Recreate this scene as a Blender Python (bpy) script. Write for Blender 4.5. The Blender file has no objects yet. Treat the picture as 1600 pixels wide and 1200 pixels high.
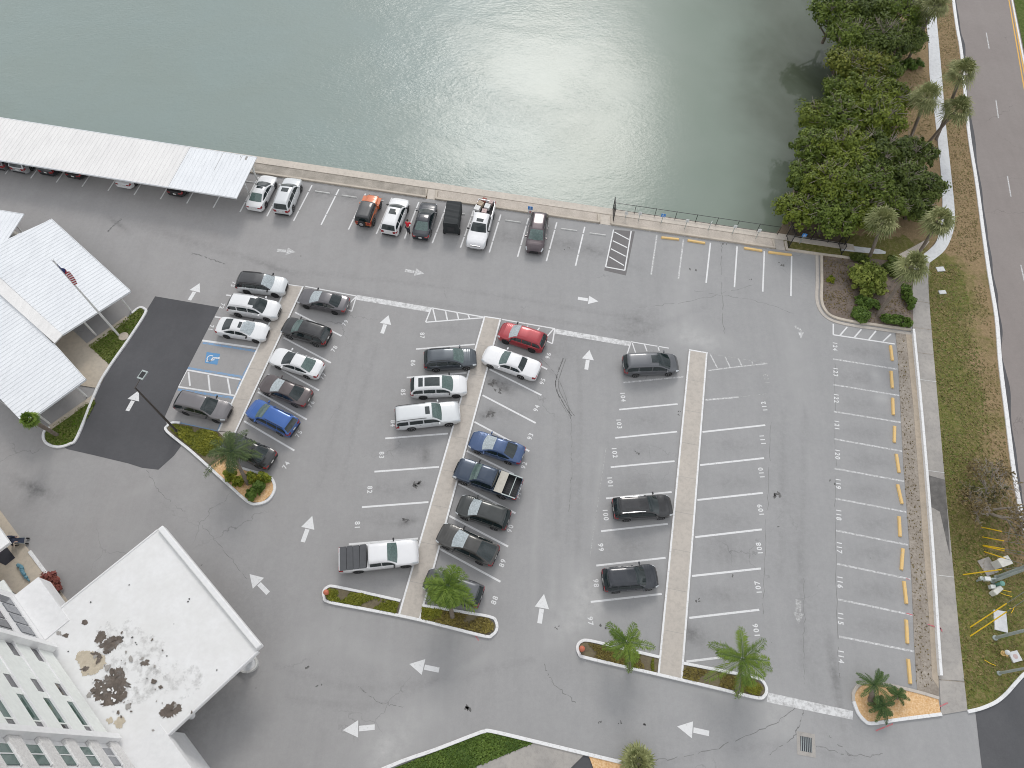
import bpy, bmesh, math, random
import numpy as np
from mathutils import Vector, Matrix, noise as mnoise
from math import radians, sin, cos, pi, hypot, atan2
random.seed(7); RNG = np.random.default_rng(7)
S = bpy.context.scene
COL = S.collection

# ------------------------------------------------------------------ camera
FPX, TILT, ROLL, CAMH = 1095.0, radians(28.645), radians(2.03), 56.0
_d = Vector((0, sin(TILT), -cos(TILT))); _u = Vector((0, cos(TILT), sin(TILT))); _r = Vector((1, 0, 0))
_R = cos(ROLL)*_r + sin(ROLL)*_u; _U = -sin(ROLL)*_r + cos(ROLL)*_u
cd = bpy.data.cameras.new('camera'); cam = bpy.data.objects.new('camera', cd); COL.objects.link(cam)
cd.sensor_width = 36.0; cd.lens = FPX/1600*36.0; cd.clip_end = 3000; cd.clip_start = 0.5
m = Matrix.Identity(4)
for i in range(3):
    m[i][0] = _R[i]; m[i][1] = _U[i]; m[i][2] = -_d[i]
m[2][3] = CAMH
cam.matrix_world = m
S.camera = cam
S.cycles.filter_width = 1.0
S.render.resolution_x = 1024; S.render.resolution_y = 768

# ------------------------------------------------------------------ sky, sun, exposure
SUN_EL, SUN_AZ = radians(42), radians(2)          # azimuth clockwise from +y
sund = Vector((sin(SUN_AZ)*cos(SUN_EL), cos(SUN_AZ)*cos(SUN_EL), sin(SUN_EL)))
W = bpy.data.worlds.new("World"); S.world = W; W.use_nodes = True
nt = W.node_tree; N = nt.nodes; L = nt.links
for n in list(N): N.remove(n)
out = N.new('ShaderNodeOutputWorld'); bg = N.new('ShaderNodeBackground'); bg.inputs[1].default_value = 0.12
sky = N.new('ShaderNodeTexSky'); sky.sky_type = 'NISHITA'; sky.sun_disc = False
sky.sun_elevation = SUN_EL; sky.sun_rotation = SUN_AZ; sky.dust_density = 2.0
tc = N.new('ShaderNodeTexCoord')
dot = N.new('ShaderNodeVectorMath'); dot.operation = 'DOT_PRODUCT'; dot.inputs[1].default_value = sund
L.new(tc.outputs['Generated'], dot.inputs[0])
glow = N.new('ShaderNodeMapRange'); glow.interpolation_type = 'SMOOTHSTEP'
glow.inputs[1].default_value = 0.90; glow.inputs[2].default_value = 1.0; glow.inputs[3].default_value = 0.0; glow.inputs[4].default_value = 1.0
L.new(dot.outputs['Value'], glow.inputs[0])
cn = N.new('ShaderNodeTexNoise'); cn.inputs['Scale'].default_value = 3.2; cn.inputs['Detail'].default_value = 5; cn.inputs['Distortion'].default_value = .6
L.new(tc.outputs['Generated'], cn.inputs['Vector'])
cr = N.new('ShaderNodeMapRange'); cr.inputs[1].default_value = 0.32; cr.inputs[2].default_value = 0.68; cr.inputs[3].default_value = 0.5; cr.inputs[4].default_value = 1.42
L.new(cn.outputs['Fac'], cr.inputs[0])
gm = N.new('ShaderNodeMath'); gm.operation = 'MULTIPLY_ADD'; gm.inputs[1].default_value = .9; gm.inputs[2].default_value = 1.0
L.new(glow.outputs[0], gm.inputs[0])
cm = N.new('ShaderNodeMath'); cm.operation = 'MULTIPLY'
L.new(cr.outputs[0], cm.inputs[0]); L.new(gm.outputs[0], cm.inputs[1])
cc = N.new('ShaderNodeVectorMath'); cc.operation = 'SCALE'; cc.inputs[0].default_value = (7.2, 7.35, 7.6)
L.new(cm.outputs[0], cc.inputs['Scale'])
mx = N.new('ShaderNodeMixRGB'); mx.inputs[0].default_value = 0.92
L.new(sky.outputs[0], mx.inputs[1]); L.new(cc.outputs[0], mx.inputs[2])
L.new(mx.outputs[0], bg.inputs[0]); L.new(bg.outputs[0], out.inputs[0])
sd = bpy.data.lights.new('sun', 'SUN'); sd.energy = .9; sd.angle = radians(17); sd.color = (1, .955, .9)
so = bpy.data.objects.new('sun', sd); COL.objects.link(so)
so.rotation_euler = sund.to_track_quat('Z', 'Y').to_euler()
S.view_settings.view_transform = 'Standard'; S.view_settings.look = 'None'
S.view_settings.exposure = 0.16; S.view_settings.gamma = 1

# ------------------------------------------------------------------ helpers
def P(x, y, z=0.0):
    """point of the photograph (1600x1200) carried along its ray to the height z"""
    v = FPX*_d + (x-800)*_R - (y-600)*_U
    t = (z-CAMH)/v.z
    return Vector((v.x*t, v.y*t, z))
def P2(x, y, z=0.0): return P(x, y, z).to_2d()
def tag(o, label=None, cat=None, group=None, kind=None):
    if label: o['label'] = label
    if cat: o['category'] = cat
    if group: o['group'] = group
    if kind: o['kind'] = kind
    return o
def empty(name, loc=(0,0,0), rz=0, label=None, cat=None, group=None):
    o = bpy.data.objects.new(name, None); COL.objects.link(o); o.location = loc; o.rotation_euler = (0,0,rz)
    o.empty_display_size = .3
    return tag(o, label, cat, group)
def link(name, me, mats=None, parent=None, loc=None, rot=None):
    o = bpy.data.objects.new(name, me); COL.objects.link(o)
    if mats is not None:
        for mm in (mats if isinstance(mats, (list, tuple)) else [mats]): me.materials.append(mm)
    if parent: o.parent = parent
    if loc is not None: o.location = loc
    if rot is not None: o.rotation_euler = rot
    return o
class MB:
    """collects faces of one mesh"""
    def __init__(s): s.v = []; s.f = []; s.mi = []
    def add(s, vs, fs, mi=0):
        n = len(s.v); s.v += [tuple(p) for p in vs]
        s.f += [tuple(n+i for i in f) for f in fs]; s.mi += [mi]*len(fs); return s
    def box(s, c, d, rz=0, mi=0, M=None):
        vs = [Vector((sx*d[0]/2, sy*d[1]/2, sz*d[2]/2)) for sz in (-1,1) for sy in (-1,1) for sx in (-1,1)]
        R = Matrix.Rotation(rz, 3, 'Z') if M is None else M
        vs = [R@v + Vector(c) for v in vs]
        return s.add(vs, [(0,2,3,1),(4,5,7,6),(0,1,5,4),(2,6,7,3),(0,4,6,2),(1,3,7,5)], mi)
    def prism(s, pts, z0, z1, mi=0, bottom=True):
        n = len(pts); vs = [(p[0],p[1],z0) for p in pts]+[(p[0],p[1],z1) for p in pts]
        a = sum(pts[i][0]*pts[(i+1)%n][1]-pts[(i+1)%n][0]*pts[i][1] for i in range(n))
        q = [(i,(i+1)%n,n+(i+1)%n,n+i) for i in range(n)] + [tuple(range(n,2*n))] + ([tuple(range(n-1,-1,-1))] if bottom else [])
        if a < 0: q = [tuple(reversed(f)) for f in q]
        return s.add(vs, q, mi)
    def tube(s, pts, rad, n=8, mi=0, cap=True):
        pts = [Vector(p) for p in pts]; k = len(pts)
        rad = rad if isinstance(rad, (list, tuple)) else [rad]*k
        vs = []; ref = None
        for i, p in enumerate(pts):
            t = (pts[min(i+1,k-1)]-pts[max(i-1,0)]).normalized()
            if ref is None: ref = t.orthogonal().normalized()
            ref = (ref - t*ref.dot(t)).normalized(); b = t.cross(ref)
            vs += [p + rad[i]*(cos(2*pi*j/n)*ref+sin(2*pi*j/n)*b) for j in range(n)]
        fs = [(i*n+j, i*n+(j+1)%n, (i+1)*n+(j+1)%n, (i+1)*n+j) for i in range(k-1) for j in range(n)]
        if cap: fs += [tuple(range(n-1,-1,-1)), tuple((k-1)*n+j for j in range(n))]
        return s.add(vs, fs, mi)
    def lathe(s, prof, n=16, c=(0,0,0), mi=0, M=None):
        vs = []
        for r, z in prof:
            for j in range(n):
                v = Vector((r*cos(2*pi*j/n), r*sin(2*pi*j/n), z))
                if M is not None: v = M@v
                vs.append(v+Vector(c))
        k = len(prof)
        fs = [(i*n+j, i*n+(j+1)%n, (i+1)*n+(j+1)%n, (i+1)*n+j) for i in range(k-1) for j in range(n)]
        fs += [tuple(range(n-1,-1,-1)), tuple((k-1)*n+j for j in range(n))]
        return s.add(vs, fs, mi)
    def mesh(s, name, smooth=None):
        me = bpy.data.meshes.new(name); me.from_pydata(s.v, [], s.f)
        if any(s.mi): me.polygons.foreach_set('material_index', s.mi)
        if smooth:
            me.polygons.foreach_set('use_smooth', [True]*len(s.f))
            me.set_sharp_from_angle(angle=radians(smooth))
        me.update(); return me
    def build(s, name, mats, parent=None, smooth=None, loc=None, rot=None):
        return link(name, s.mesh(name, smooth), mats, parent, loc, rot)
def crom(pts, n=6, closed=False):
    """smooth polyline through pts"""
    pts = [Vector(p) for p in pts]; k = len(pts); out_ = []
    rng = range(k if closed else k-1)
    for i in rng:
        g = lambda j: pts[j % k] if closed else pts[max(0, min(k-1, j))]
        p0, p1, p2, p3 = g(i-1), g(i), g(i+1), g(i+2)
        for a in range(n):
            t = a/n
            out_.append(.5*((2*p1)+(p2-p0)*t+(2*p0-5*p1+4*p2-p3)*t*t+(3*p1-p0-3*p2+p3)*t**3))
    if not closed: out_.append(pts[-1])
    return out_
def fill(name, pts, z, mat_, parent=None, kind=None, thick=0.0):
    """flat polygon (world xy) at height z, triangulated; thick gives it real sides"""
    bm = bmesh.new(); vs = [bm.verts.new((p[0], p[1], z)) for p in pts]
    f = bm.faces.new(vs); bm.normal_update()
    if f.normal.z < 0: f.normal_flip()
    if thick:
        r = bmesh.ops.extrude_face_region(bm, geom=[f])
        bmesh.ops.translate(bm, verts=[e for e in r['geom'] if isinstance(e, bmesh.types.BMVert)], vec=(0,0,0))
        for v in vs: v.co.z -= thick
    bmesh.ops.triangulate(bm, faces=[f for f in bm.faces if len(f.verts) > 4])
    bmesh.ops.recalc_face_normals(bm, faces=bm.faces) if thick else None
    me = bpy.data.meshes.new(name); bm.to_mesh(me); bm.free()
    o = link(name, me, mat_, parent)
    if kind: o['kind'] = kind
    return o
def pxfill(name, px, z, mat_, **k): return fill(name, [P2(*p) for p in px], z, mat_, **k)
def offset_line(pts, d, closed):
    k = len(pts); res = []
    for i in range(k):
        a = pts[(i-1) % k] if closed or i > 0 else pts[i]; b = pts[(i+1) % k] if closed or i < k-1 else pts[i]
        t = (b-a); t = t.normalized() if t.length > 1e-6 else Vector((1,0)); res.append(pts[i]+Vector((-t.y, t.x))*d)
    return res
def kerb_mesh(mb, pts, w, h, closed=False, z0=-0.02):
    pts = [Vector((p[0],p[1])) for p in pts]
    A = offset_line(pts, w/2, closed); B = offset_line(pts, -w/2, closed)
    A2 = offset_line(pts, w/2-.02, closed); B2 = offset_line(pts, -w/2+.02, closed)
    k = len(pts); vs = []
    for i in range(k): vs += [(*A[i], z0), (*A[i], h-.02), (*A2[i], h), (*B2[i], h), (*B[i], h-.02), (*B[i], z0)]
    fs = []
    for i in range(k if closed else k-1):
        j = (i+1) % k
        for q in range(5): fs.append((i*6+q, j*6+q, j*6+q+1, i*6+q+1))
    if not closed: fs += [(0,1,2,3,4,5), tuple((k-1)*6+q for q in (5,4,3,2,1,0))]
    mb.add(vs, fs); return mb
def kerb(name, pts, w, h, mat_, closed=False, kind='structure'):
    o = kerb_mesh(MB(), pts, w, h, closed).build(name, mat_); 
    if kind: o['kind'] = kind
    return o

# ------------------------------------------------------------------ materials
def srgb(r, g, b):
    f = lambda c: (c/255/12.92 if c/255 <= .04045 else ((c/255+.055)/1.055)**2.4)
    return (f(r), f(g), f(b))
class Nodes:
    def __init__(s, name):
        s.m = bpy.data.materials.new(name); s.m.use_nodes = True; s.t = s.m.node_tree
        s.b = s.t.nodes['Principled BSDF']; s.o = s.t.nodes['Material Output']
        s.g = s.t.nodes.new('ShaderNodeNewGeometry')
    def n(s, ty, **k):
        x = s.t.nodes.new(ty)
        for a, v in k.items(): setattr(x, a, v)
        return x
    def l(s, a, b): s.t.links.new(a, b)
    def pos(s, scale=(1,1,1), rz=0):
        mp = s.n('ShaderNodeMapping'); mp.inputs['Scale'].default_value = scale; mp.inputs['Rotation'].default_value = (0,0,rz)
        s.l(s.g.outputs['Position'], mp.inputs['Vector']); return mp.outputs[0]
    def noise(s, scale, detail=4, vec=None, rough=.55, dist=0):
        x = s.n('ShaderNodeTexNoise'); x.inputs['Scale'].default_value = scale; x.inputs['Detail'].default_value = detail
        x.inputs['Roughness'].default_value = rough; x.inputs['Distortion'].default_value = dist
        s.l(vec if vec is not None else s.pos(), x.inputs['Vector']); return x.outputs['Fac']
    def ramp(s, v, a, b, lo=0.0, hi=1.0, smooth=False):
        x = s.n('ShaderNodeMapRange'); x.interpolation_type = 'SMOOTHSTEP' if smooth else 'LINEAR'
        for i, q in enumerate((a, b, lo, hi)): x.inputs[i+1].default_value = q
        s.l(v, x.inputs[0]); return x.outputs[0]
    def math(s, op, a, b):
        x = s.n('ShaderNodeMath', operation=op)
        for i, q in enumerate((a, b)):
            if isinstance(q, (int, float)): x.inputs[i].default_value = q
            else: s.l(q, x.inputs[i])
        return x.outputs[0]
    def mix(s, f, a, b, mode='MIX'):
        x = s.n('ShaderNodeMixRGB', blend_type=mode)
        for i, q in enumerate((f, a, b)):
            if isinstance(q, (int, float)): x.inputs[i].default_value = q
            elif isinstance(q, tuple): x.inputs[i].default_value = (*q[:3], 1)
            else: s.l(q, x.inputs[i])
        return x.outputs[0]
    def attr(s, name):
        x = s.n('ShaderNodeAttribute'); x.attribute_name = name; return x
    def bump(s, h, strength=.3, dist=.02):
        x = s.n('ShaderNodeBump'); x.inputs['Strength'].default_value = strength; x.inputs['Distance'].default_value = dist
        s.l(h, x.inputs['Height']); s.l(x.outputs[0], s.b.inputs['Normal'])
    def color(s, c):
        if isinstance(c, tuple): s.b.inputs['Base Color'].default_value = (*c[:3], 1)
        else: s.l(c, s.b.inputs['Base Color'])
    def rough(s, r): s.b.inputs['Roughness'].default_value = r
def mottled(name, c1, c2, scale=1.5, fine=20, rough=.85, bump=.25, lo=.35, hi=.65, c3=None, fs=.35):
    k = Nodes(name)
    a = k.ramp(k.noise(scale, 5), lo, hi)
    c = k.mix(a, c1, c2)
    f = k.ramp(k.noise(fine, 3), .3, .7)
    c = k.mix(k.math('MULTIPLY', f, fs), c, c3 if c3 else tuple(x*.55 for x in c1))
    k.color(c); k.rough(rough)
    if bump: k.bump(k.noise(fine*1.5, 3), bump, .03)
    return k.m
def plain(name, c, rough=.5, metal=0, coat=0, spec=.5, var=.12, vs=3.0):
    k = Nodes(name); a = k.ramp(k.noise(vs, 3), .3, .7)
    k.color(k.mix(a, tuple(x*(1-var) for x in c), tuple(min(1, x*(1+var*.4)) for x in c)))
    k.rough(rough); k.b.inputs['Metallic'].default_value = metal; k.b.inputs['Coat Weight'].default_value = coat
    k.b.inputs['Coat Roughness'].default_value = .05; k.b.inputs['Specular IOR Level'].default_value = spec
    return k.m
M = {}
def asphalt(name, base, warm, stain_shade=True, lighten=(.30,.295,.29)):
    k = Nodes(name)
    big = k.ramp(k.noise(.11, 4, dist=.4), .3, .7)
    c = k.mix(big, base, warm)
    if stain_shade:
        sxp = k.n('ShaderNodeSeparateXYZ'); k.l(k.g.outputs['Position'], sxp.inputs[0])
        c = k.mix(k.ramp(sxp.outputs[0], -30, 12), (.322,.308,.301), (.322,.322,.323)); c = k.mix(k.math('MULTIPLY', big, .5), c, warm)
    mid = k.ramp(k.noise(.55, 6, rough=.65, dist=.5), .32, .68)
    c = k.mix(k.math('MULTIPLY', mid, .34), c, tuple(x*1.32 for x in base))
    # streaks along the driving lanes
    st = k.ramp(k.noise(1.0, 4, vec=k.pos((.9, .10, 1), radians(10))), .38, .70)
    c = k.mix(k.math('MULTIPLY', st, .13), c, tuple(x*.68 for x in base))
    st2 = k.ramp(k.noise(1.0, 4, vec=k.pos((3.2, .16, 1), radians(10))), .40, .68); c = k.mix(k.math('MULTIPLY', st2, .10), c, tuple(x*1.3 for x in base))
    md = k.ramp(k.noise(2.6, 5, rough=.72), .36, .66); c = k.mix(k.math('MULTIPLY', md, .17), c, tuple(x*.66 for x in base))
    fine = k.ramp(k.noise(9, 4, rough=.7), .3, .72)
    c = k.mix(k.math('MULTIPLY', fine, .18), c, tuple(x*.62 for x in base))
    gr = k.ramp(k.noise(38, 2), .35, .7)
    c = k.mix(k.math('MULTIPLY', gr, .18), c, tuple(x*1.35 for x in base))
    if stain_shade:
        at = k.attr('stain_shade').outputs['Fac']
        wob = k.math('ADD', k.ramp(k.noise(1.3, 7, rough=.75), .30, .68, 0, 1.15), .12)
        v = k.math('MULTIPLY', at, wob)
        c = k.mix(k.ramp(v, 0, 1, 0, .95), c, lighten)
        c = k.mix(k.ramp(v, 0, -1, 0, .85), c, tuple(x*.34 for x in base))
    # cracks
    vo = k.n('ShaderNodeTexVoronoi', feature='DISTANCE_TO_EDGE'); vo.inputs['Scale'].default_value = .16
    wv = k.n('ShaderNodeVectorMath', operation='ADD'); nz = k.n('ShaderNodeTexNoise'); nz.inputs['Scale'].default_value = 1.1; nz.inputs['Detail'].default_value = 6
    k.l(k.g.outputs['Position'], nz.inputs['Vector'])
    sc = k.n('ShaderNodeVectorMath', operation='SCALE'); sc.inputs['Scale'].default_value = 1.5; k.l(nz.outputs['Color'], sc.inputs[0])
    k.l(k.g.outputs['Position'], wv.inputs[0]); k.l(sc.outputs[0], wv.inputs[1]); k.l(wv.outputs[0], vo.inputs['Vector'])
    ck = k.math('MULTIPLY', k.ramp(vo.outputs['Distance'], .0, .007, 1, 0), k.ramp(k.noise(.10, 3), .56, .66))
    c = k.mix(k.math('MULTIPLY', ck, .5), c, tuple(x*.35 for x in base))
    k.color(c); k.rough(.92); k.b.inputs['Specular IOR Level'].default_value = .25
    k.bump(k.noise(30, 3), .25, .02)
    return k.m
M['asphalt'] = asphalt('asphalt_worn', (.312,.308,.306), (.334,.332,.334), lighten=(.50,.495,.485))
M['newasphalt'] = asphalt('asphalt_new', (.082,.082,.087), (.135,.135,.142), stain_shade=False)
M['roadasphalt'] = asphalt('asphalt_road', (.245,.218,.206), (.285,.258,.245), stain_shade=False)
M['drive'] = asphalt('asphalt_drive', (.085,.085,.09), (.14,.142,.147), stain_shade=False)
def paint(name, c, wear=.45, under=(.28,.275,.27), rough=.6, sc=5):
    k = Nodes(name)
    w = k.ramp(k.noise(sc, 6, rough=.75), .62-.35*wear, .86-.35*wear)
    f = k.ramp(k.noise(26, 3), .3, .75)
    c2 = k.mix(k.math('MULTIPLY', f, .25), c, tuple(x*.72 for x in c))
    k.color(k.mix(w, c2, under)); k.rough(rough); return k.m
M['white_paint'] = paint('white_line_paint', (.72,.72,.72), .2)
M['worn_paint'] = paint('worn_white_paint', (.66,.66,.66), .62)
M['number_paint'] = paint('number_paint', (.70,.70,.70), .25, (.30,.295,.29))
M['faded_paint'] = paint('faded_white_paint', (.58,.58,.58), .85)
M['blue_paint'] = paint('blue_line_paint', (.17,.33,.55), .55)
M['blue_square'] = paint('blue_square_paint', (.10,.27,.50), .2)
M['yellow_paint'] = paint('yellow_line_paint', (.75,.42,.07), .1)
M['white_kerb'] = paint('white_kerb_paint', (.78,.78,.78), .28, (.42,.41,.39))
M['yellow_stop'] = paint('yellow_stop_paint', (.74,.50,.20), .22, (.45,.40,.33))
M['white_stop'] = paint('pale_stop_paint', (.60,.60,.58), .35, (.35,.34,.32))
M['red_paint'] = paint('red_survey_paint', (.6,.12,.14), .6)
def concrete(name, c, d, joint=None, rz=0):
    k = Nodes(name)
    a = k.ramp(k.noise(.5, 6, dist=.5), .3, .7); cc_ = k.mix(a, c, d)
    b = k.ramp(k.noise(3.2, 6, rough=.7), .45, .75); cc_ = k.mix(k.math('MULTIPLY', b, .55), cc_, tuple(x*.62 for x in d))
    f = k.ramp(k.noise(25, 3), .3, .7); cc_ = k.mix(k.math('MULTIPLY', f, .25), cc_, tuple(x*1.2 for x in c))
    k.color(cc_); k.rough(.9); k.bump(k.noise(30, 2), .15, .01); return k.m
M['walk'] = concrete('walkway_concrete', (.50,.455,.405), (.445,.41,.37))
M['walk_cream'] = concrete('cream_concrete', (.52,.45,.36), (.46,.41,.34))
M['sidewalk_white'] = concrete('new_concrete', (.66,.67,.68), (.60,.61,.62))
M['sidewalk_grey'] = concrete('old_concrete', (.40,.375,.345), (.30,.285,.27))
M['seacap'] = concrete('seawall_concrete', (.60,.54,.47), (.50,.455,.40))
M['gutter'] = mottled('dirty_gutter', (.40,.36,.31), (.29,.255,.215), .55, 5.5, c3=(.15,.115,.09), fs=.55)
M['beige_edge'] = concrete('beige_edge_concrete', (.44,.37,.29), (.36,.31,.25))
M['gravel'] = mottled('shell_gravel', (.48,.435,.38), (.33,.30,.26), .9, 14, c3=(.16,.14,.11), fs=.5)
M['sand'] = mottled('sandy_strip', (.60,.535,.47), (.47,.42,.365), .7, 12, c3=(.22,.19,.15), fs=.4)
M['mulch'] = mottled('dark_mulch', (.10,.082,.070), (.17,.13,.105), 1.3, 9, c3=(.30,.24,.19), fs=.35, bump=.8)
M['woodchip'] = mottled('orange_wood_chips', (.62,.36,.15), (.50,.27,.10), 4, 8, c3=(.85,.62,.38), fs=.8, bump=1.0)
M['dirt'] = mottled('bare_dirt', (.17,.125,.085), (.11,.085,.06), .6, 8, c3=(.25,.2,.14), fs=.4)
M['bedsoil'] = mottled('planting_soil', (.11,.085,.06), (.16,.13,.08), 2.0, 9, c3=(.22,.2,.1), fs=.4)
def grass(name, g1, g2, dry, amount, sc=.22):
    k = Nodes(name)
    c = k.mix(k.ramp(k.noise(1.1, 5), .3, .7), g1, g2)
    dr = k.math('ADD', k.math('ADD', k.math('MULTIPLY', k.noise(sc, 5, rough=.62, dist=.8), .6), k.math('MULTIPLY', k.noise(1.7, 5, rough=.7), .4)), k.math('MULTIPLY', k.attr('dry').outputs['Fac'], .55))
    c = k.mix(k.ramp(dr, .62-amount, .80-amount), c, dry)
    f = k.ramp(k.noise(11, 5, rough=.75), .28, .72); c = k.mix(k.math('MULTIPLY', f, .5), c, tuple(x*.42 for x in g1))
    f = k.ramp(k.noise(3.1, 5, rough=.75), .45, .72); c = k.mix(k.math('MULTIPLY', f, .4), c, tuple(x*1.5 for x in dry))
    k.color(c); k.rough(.95); k.b.inputs['Specular IOR Level'].default_value = .15; k.bump(k.noise(16, 4), .7, .08); return k.m
M['verge'] = grass('verge_grass', (.165,.175,.045), (.13,.125,.042), (.33,.235,.14), .05)
M['lawn'] = grass('lawn_grass', (.10,.19,.016), (.075,.15,.014), (.14,.20,.03), -.1)
M['lawn2'] = grass('dark_lawn_grass', (.065,.105,.018), (.045,.08,.014), (.10,.12,.03), -.05)  # darker, duller green for the bottom centre lawn
M['median'] = grass('median_grass', (.10,.15,.03), (.07,.11,.02), (.2,.16,.09), -.1)
def roofmat(name, c, d):
    k = Nodes(name)
    a = k.ramp(k.noise(.35, 5, dist=.5), .35, .7); x = k.mix(a, c, d)
    st = k.ramp(k.noise(1.3, 6, vec=k.pos((2.2,.35,1), radians(10)), rough=.7), .48, .8); x = k.mix(k.math('MULTIPLY', st, .45), x, tuple(q*.75 for q in d))
    k.color(x); k.rough(.55); return k.m
M['roof_warm'] = roofmat('white_metal_roof', (.78,.768,.752), (.73,.718,.705))
M['roof_cool'] = roofmat('bluish_white_metal_roof', (.78,.80,.82), (.73,.75,.775))
M['roof_grime'] = plain('roof_grime', (.36,.34,.32), .8)
M['canopy'] = mottled('white_membrane_roof', (.80,.80,.80), (.75,.748,.74), .5, 3, .6, 0, c3=(.62,.61,.60), fs=.28)
M['stucco'] = plain('white_stucco', (.78,.78,.78), .7, var=.06)
M['greenstucco'] = plain('pale_green_stucco', (.76,.785,.755), .7, var=.06)
M['lattice'] = mottled('white_screen_block', (.74,.73,.71), (.70,.69,.68), 2, 9, c3=(.35,.34,.33), fs=.5)
M['glass_grey'] = plain('grey_window_glass', (.16,.17,.19), .12, spec=.8)
M['glass_green'] = plain('green_window_glass', (.03,.09,.075), .1, spec=.8)
M['glass_dark'] = plain('dark_window_glass', (.05,.05,.06), .1, spec=.8)
M['carglass'] = plain('car_glass', (.016,.026,.028), .06, spec=.7, var=.3, vs=6)
M['sunscreen'] = plain('car_glass_sunshade', (.42,.47,.49), .15, spec=.6, var=.3, vs=7)
M['greenglass'] = plain('pale_green_glass', (.10,.15,.14), .1, spec=.7, var=.3, vs=7)
M['black'] = plain('black_plastic', (.018,.018,.02), .5)
M['tyre'] = plain('tyre_rubber', (.022,.022,.023), .85)
M['rim'] = plain('alloy_rim', (.5,.5,.51), .3, .8)
M['rimdark'] = plain('dark_alloy_rim', (.06,.06,.065), .35, .6)
M['lamp'] = plain('headlight_lens', (.62,.65,.67), .12, spec=.8)
M['tail'] = plain('taillight_lens', (.30,.02,.024), .2, spec=.7)
M['plate'] = plain('licence_plate', (.75,.75,.72), .5)
M['chrome'] = plain('chrome_trim', (.7,.7,.71), .15, 1)
M['canvas'] = plain('black_trailer_cover', (.022,.026,.028), .75)
M['liner'] = plain('bed_liner', (.035,.035,.038), .7)
M['tonneau'] = plain('dark_tonneau', (.075,.078,.085), .6)
M['beigecover'] = plain('beige_bed_cover', (.50,.47,.41), .6)
M['galv'] = plain('galvanised_steel', (.42,.47,.46), .5, .3)
M['polepaint'] = plain('white_pole_paint', (.72,.72,.70), .5)
M['bronze'] = plain('dark_bronze_paint', (.07,.06,.055), .5)
M['fence'] = plain('black_fence_paint', (.015,.016,.018), .5)
M['signwhite'] = plain('white_sign_face', (.72,.74,.73), .5)
M['signblue'] = plain('blue_sign_face', (.06,.25,.62), .45)
M['signred'] = plain('red_sign_mark', (.6,.12,.1), .5)
M['bark'] = mottled('grey_bark', (.20,.165,.13), (.13,.105,.085), 3, 14, fs=.5)
M['palmbark'] = mottled('palm_trunk_bark', (.19,.155,.125), (.26,.22,.18), 2, 9, fs=.5)
M['deadwood'] = plain('bare_grey_twigs', (.30,.26,.22), .9)
M['terracotta'] = plain('terracotta_paint', (.55,.16,.09), .6)
M['utility'] = plain('utility_beige', (.68,.67,.62), .6)
M['utilgreen'] = plain('utility_green', (.2,.42,.36), .6)
M['guy'] = plain('yellow_guy_guard', (.85,.55,.02), .5)
M['wire'] = plain('steel_wire', (.25,.27,.26), .5, .5)
M['grate'] = plain('iron_grate', (.035,.035,.045), .6)
M['ironcover'] = plain('iron_cover', (.10,.10,.10), .8)
M['oil'] = plain('oil_stain', (.13,.126,.123), .6, var=.5)
M['rooftar'] = mottled('roof_dirt_stain', (.13,.105,.09), (.19,.155,.13), 2.2, 7, c3=(.07,.06,.05), fs=.6, bump=0)
M['rooftan'] = mottled('roof_tan_stain', (.60,.53,.42), (.50,.43,.33), 2.5, 9, fs=.35, bump=0)
M['crack'] = plain('crack_filler', (.13,.127,.125), .9)
M['crack_soft'] = plain('crack_hairline', (.20,.197,.195), .9)
def leafmat(name, c1, c2, rough=.55):
    k = Nodes(name); t = k.attr('tint').outputs['Fac']
    k.color(k.mix(t, c1, c2)); k.rough(rough); k.b.inputs['Specular IOR Level'].default_value = .3
    tr = k.n('ShaderNodeBsdfTranslucent'); ms = k.n('ShaderNodeMixShader'); ms.inputs[0].default_value = .18
    k.l(k.mix(t, c1, c2), tr.inputs[0]); k.l(k.b.outputs[0], ms.inputs[1]); k.l(tr.outputs[0], ms.inputs[2]); k.l(ms.outputs[0], k.o.inputs[0])
    return k.m
LEAF = {
 'grass': leafmat('grass_blades', (.105,.14,.025), (.19,.22,.05)), 'drygrass': leafmat('dry_grass_blades', (.13,.125,.04), (.30,.23,.10)),
 'mangrove': leafmat('mangrove_leaves', (.050,.082,.010), (.160,.215,.030)),
 'bright': leafmat('bright_mangrove_leaves', (.066,.100,.010), (.205,.250,.028)),
 'dark': leafmat('dark_shrub_leaves', (.042,.066,.012), (.125,.165,.030)),
 'yellowish': leafmat('yellowing_leaves', (.062,.100,.012), (.235,.245,.038)),
 'hedge': leafmat('hedge_leaves', (.055,.105,.016), (.14,.215,.035)),
 'round': leafmat('light_shrub_leaves', (.085,.125,.012), (.27,.31,.06)),
 'sabal': leafmat('fan_palm_fronds', (.11,.14,.045), (.40,.41,.19)),
 'palm': leafmat('feather_palm_fronds', (.065,.125,.018), (.22,.31,.045)),
 'palmdark': leafmat('dark_palm_fronds', (.042,.078,.025), (.14,.185,.065)),
 'cycad': leafmat('cycad_fronds', (.045,.09,.028), (.135,.205,.06)),
 'cover': leafmat('groundcover_leaves', (.11,.13,.012), (.27,.27,.03)),
 'coverdry': leafmat('dry_groundcover_leaves', (.11,.085,.035), (.27,.22,.05)),
 'croton': leafmat('yellow_green_shrub_leaves', (.07,.13,.01), (.30,.30,.03)),
 'red': leafmat('red_ti_leaves', (.16,.03,.03), (.36,.14,.10)),
 'brown': leafmat('brown_leaves', (.11,.08,.035), (.22,.17,.07)),
 'olive': leafmat('olive_leaves', (.06,.062,.024), (.13,.125,.05)),
}
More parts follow.
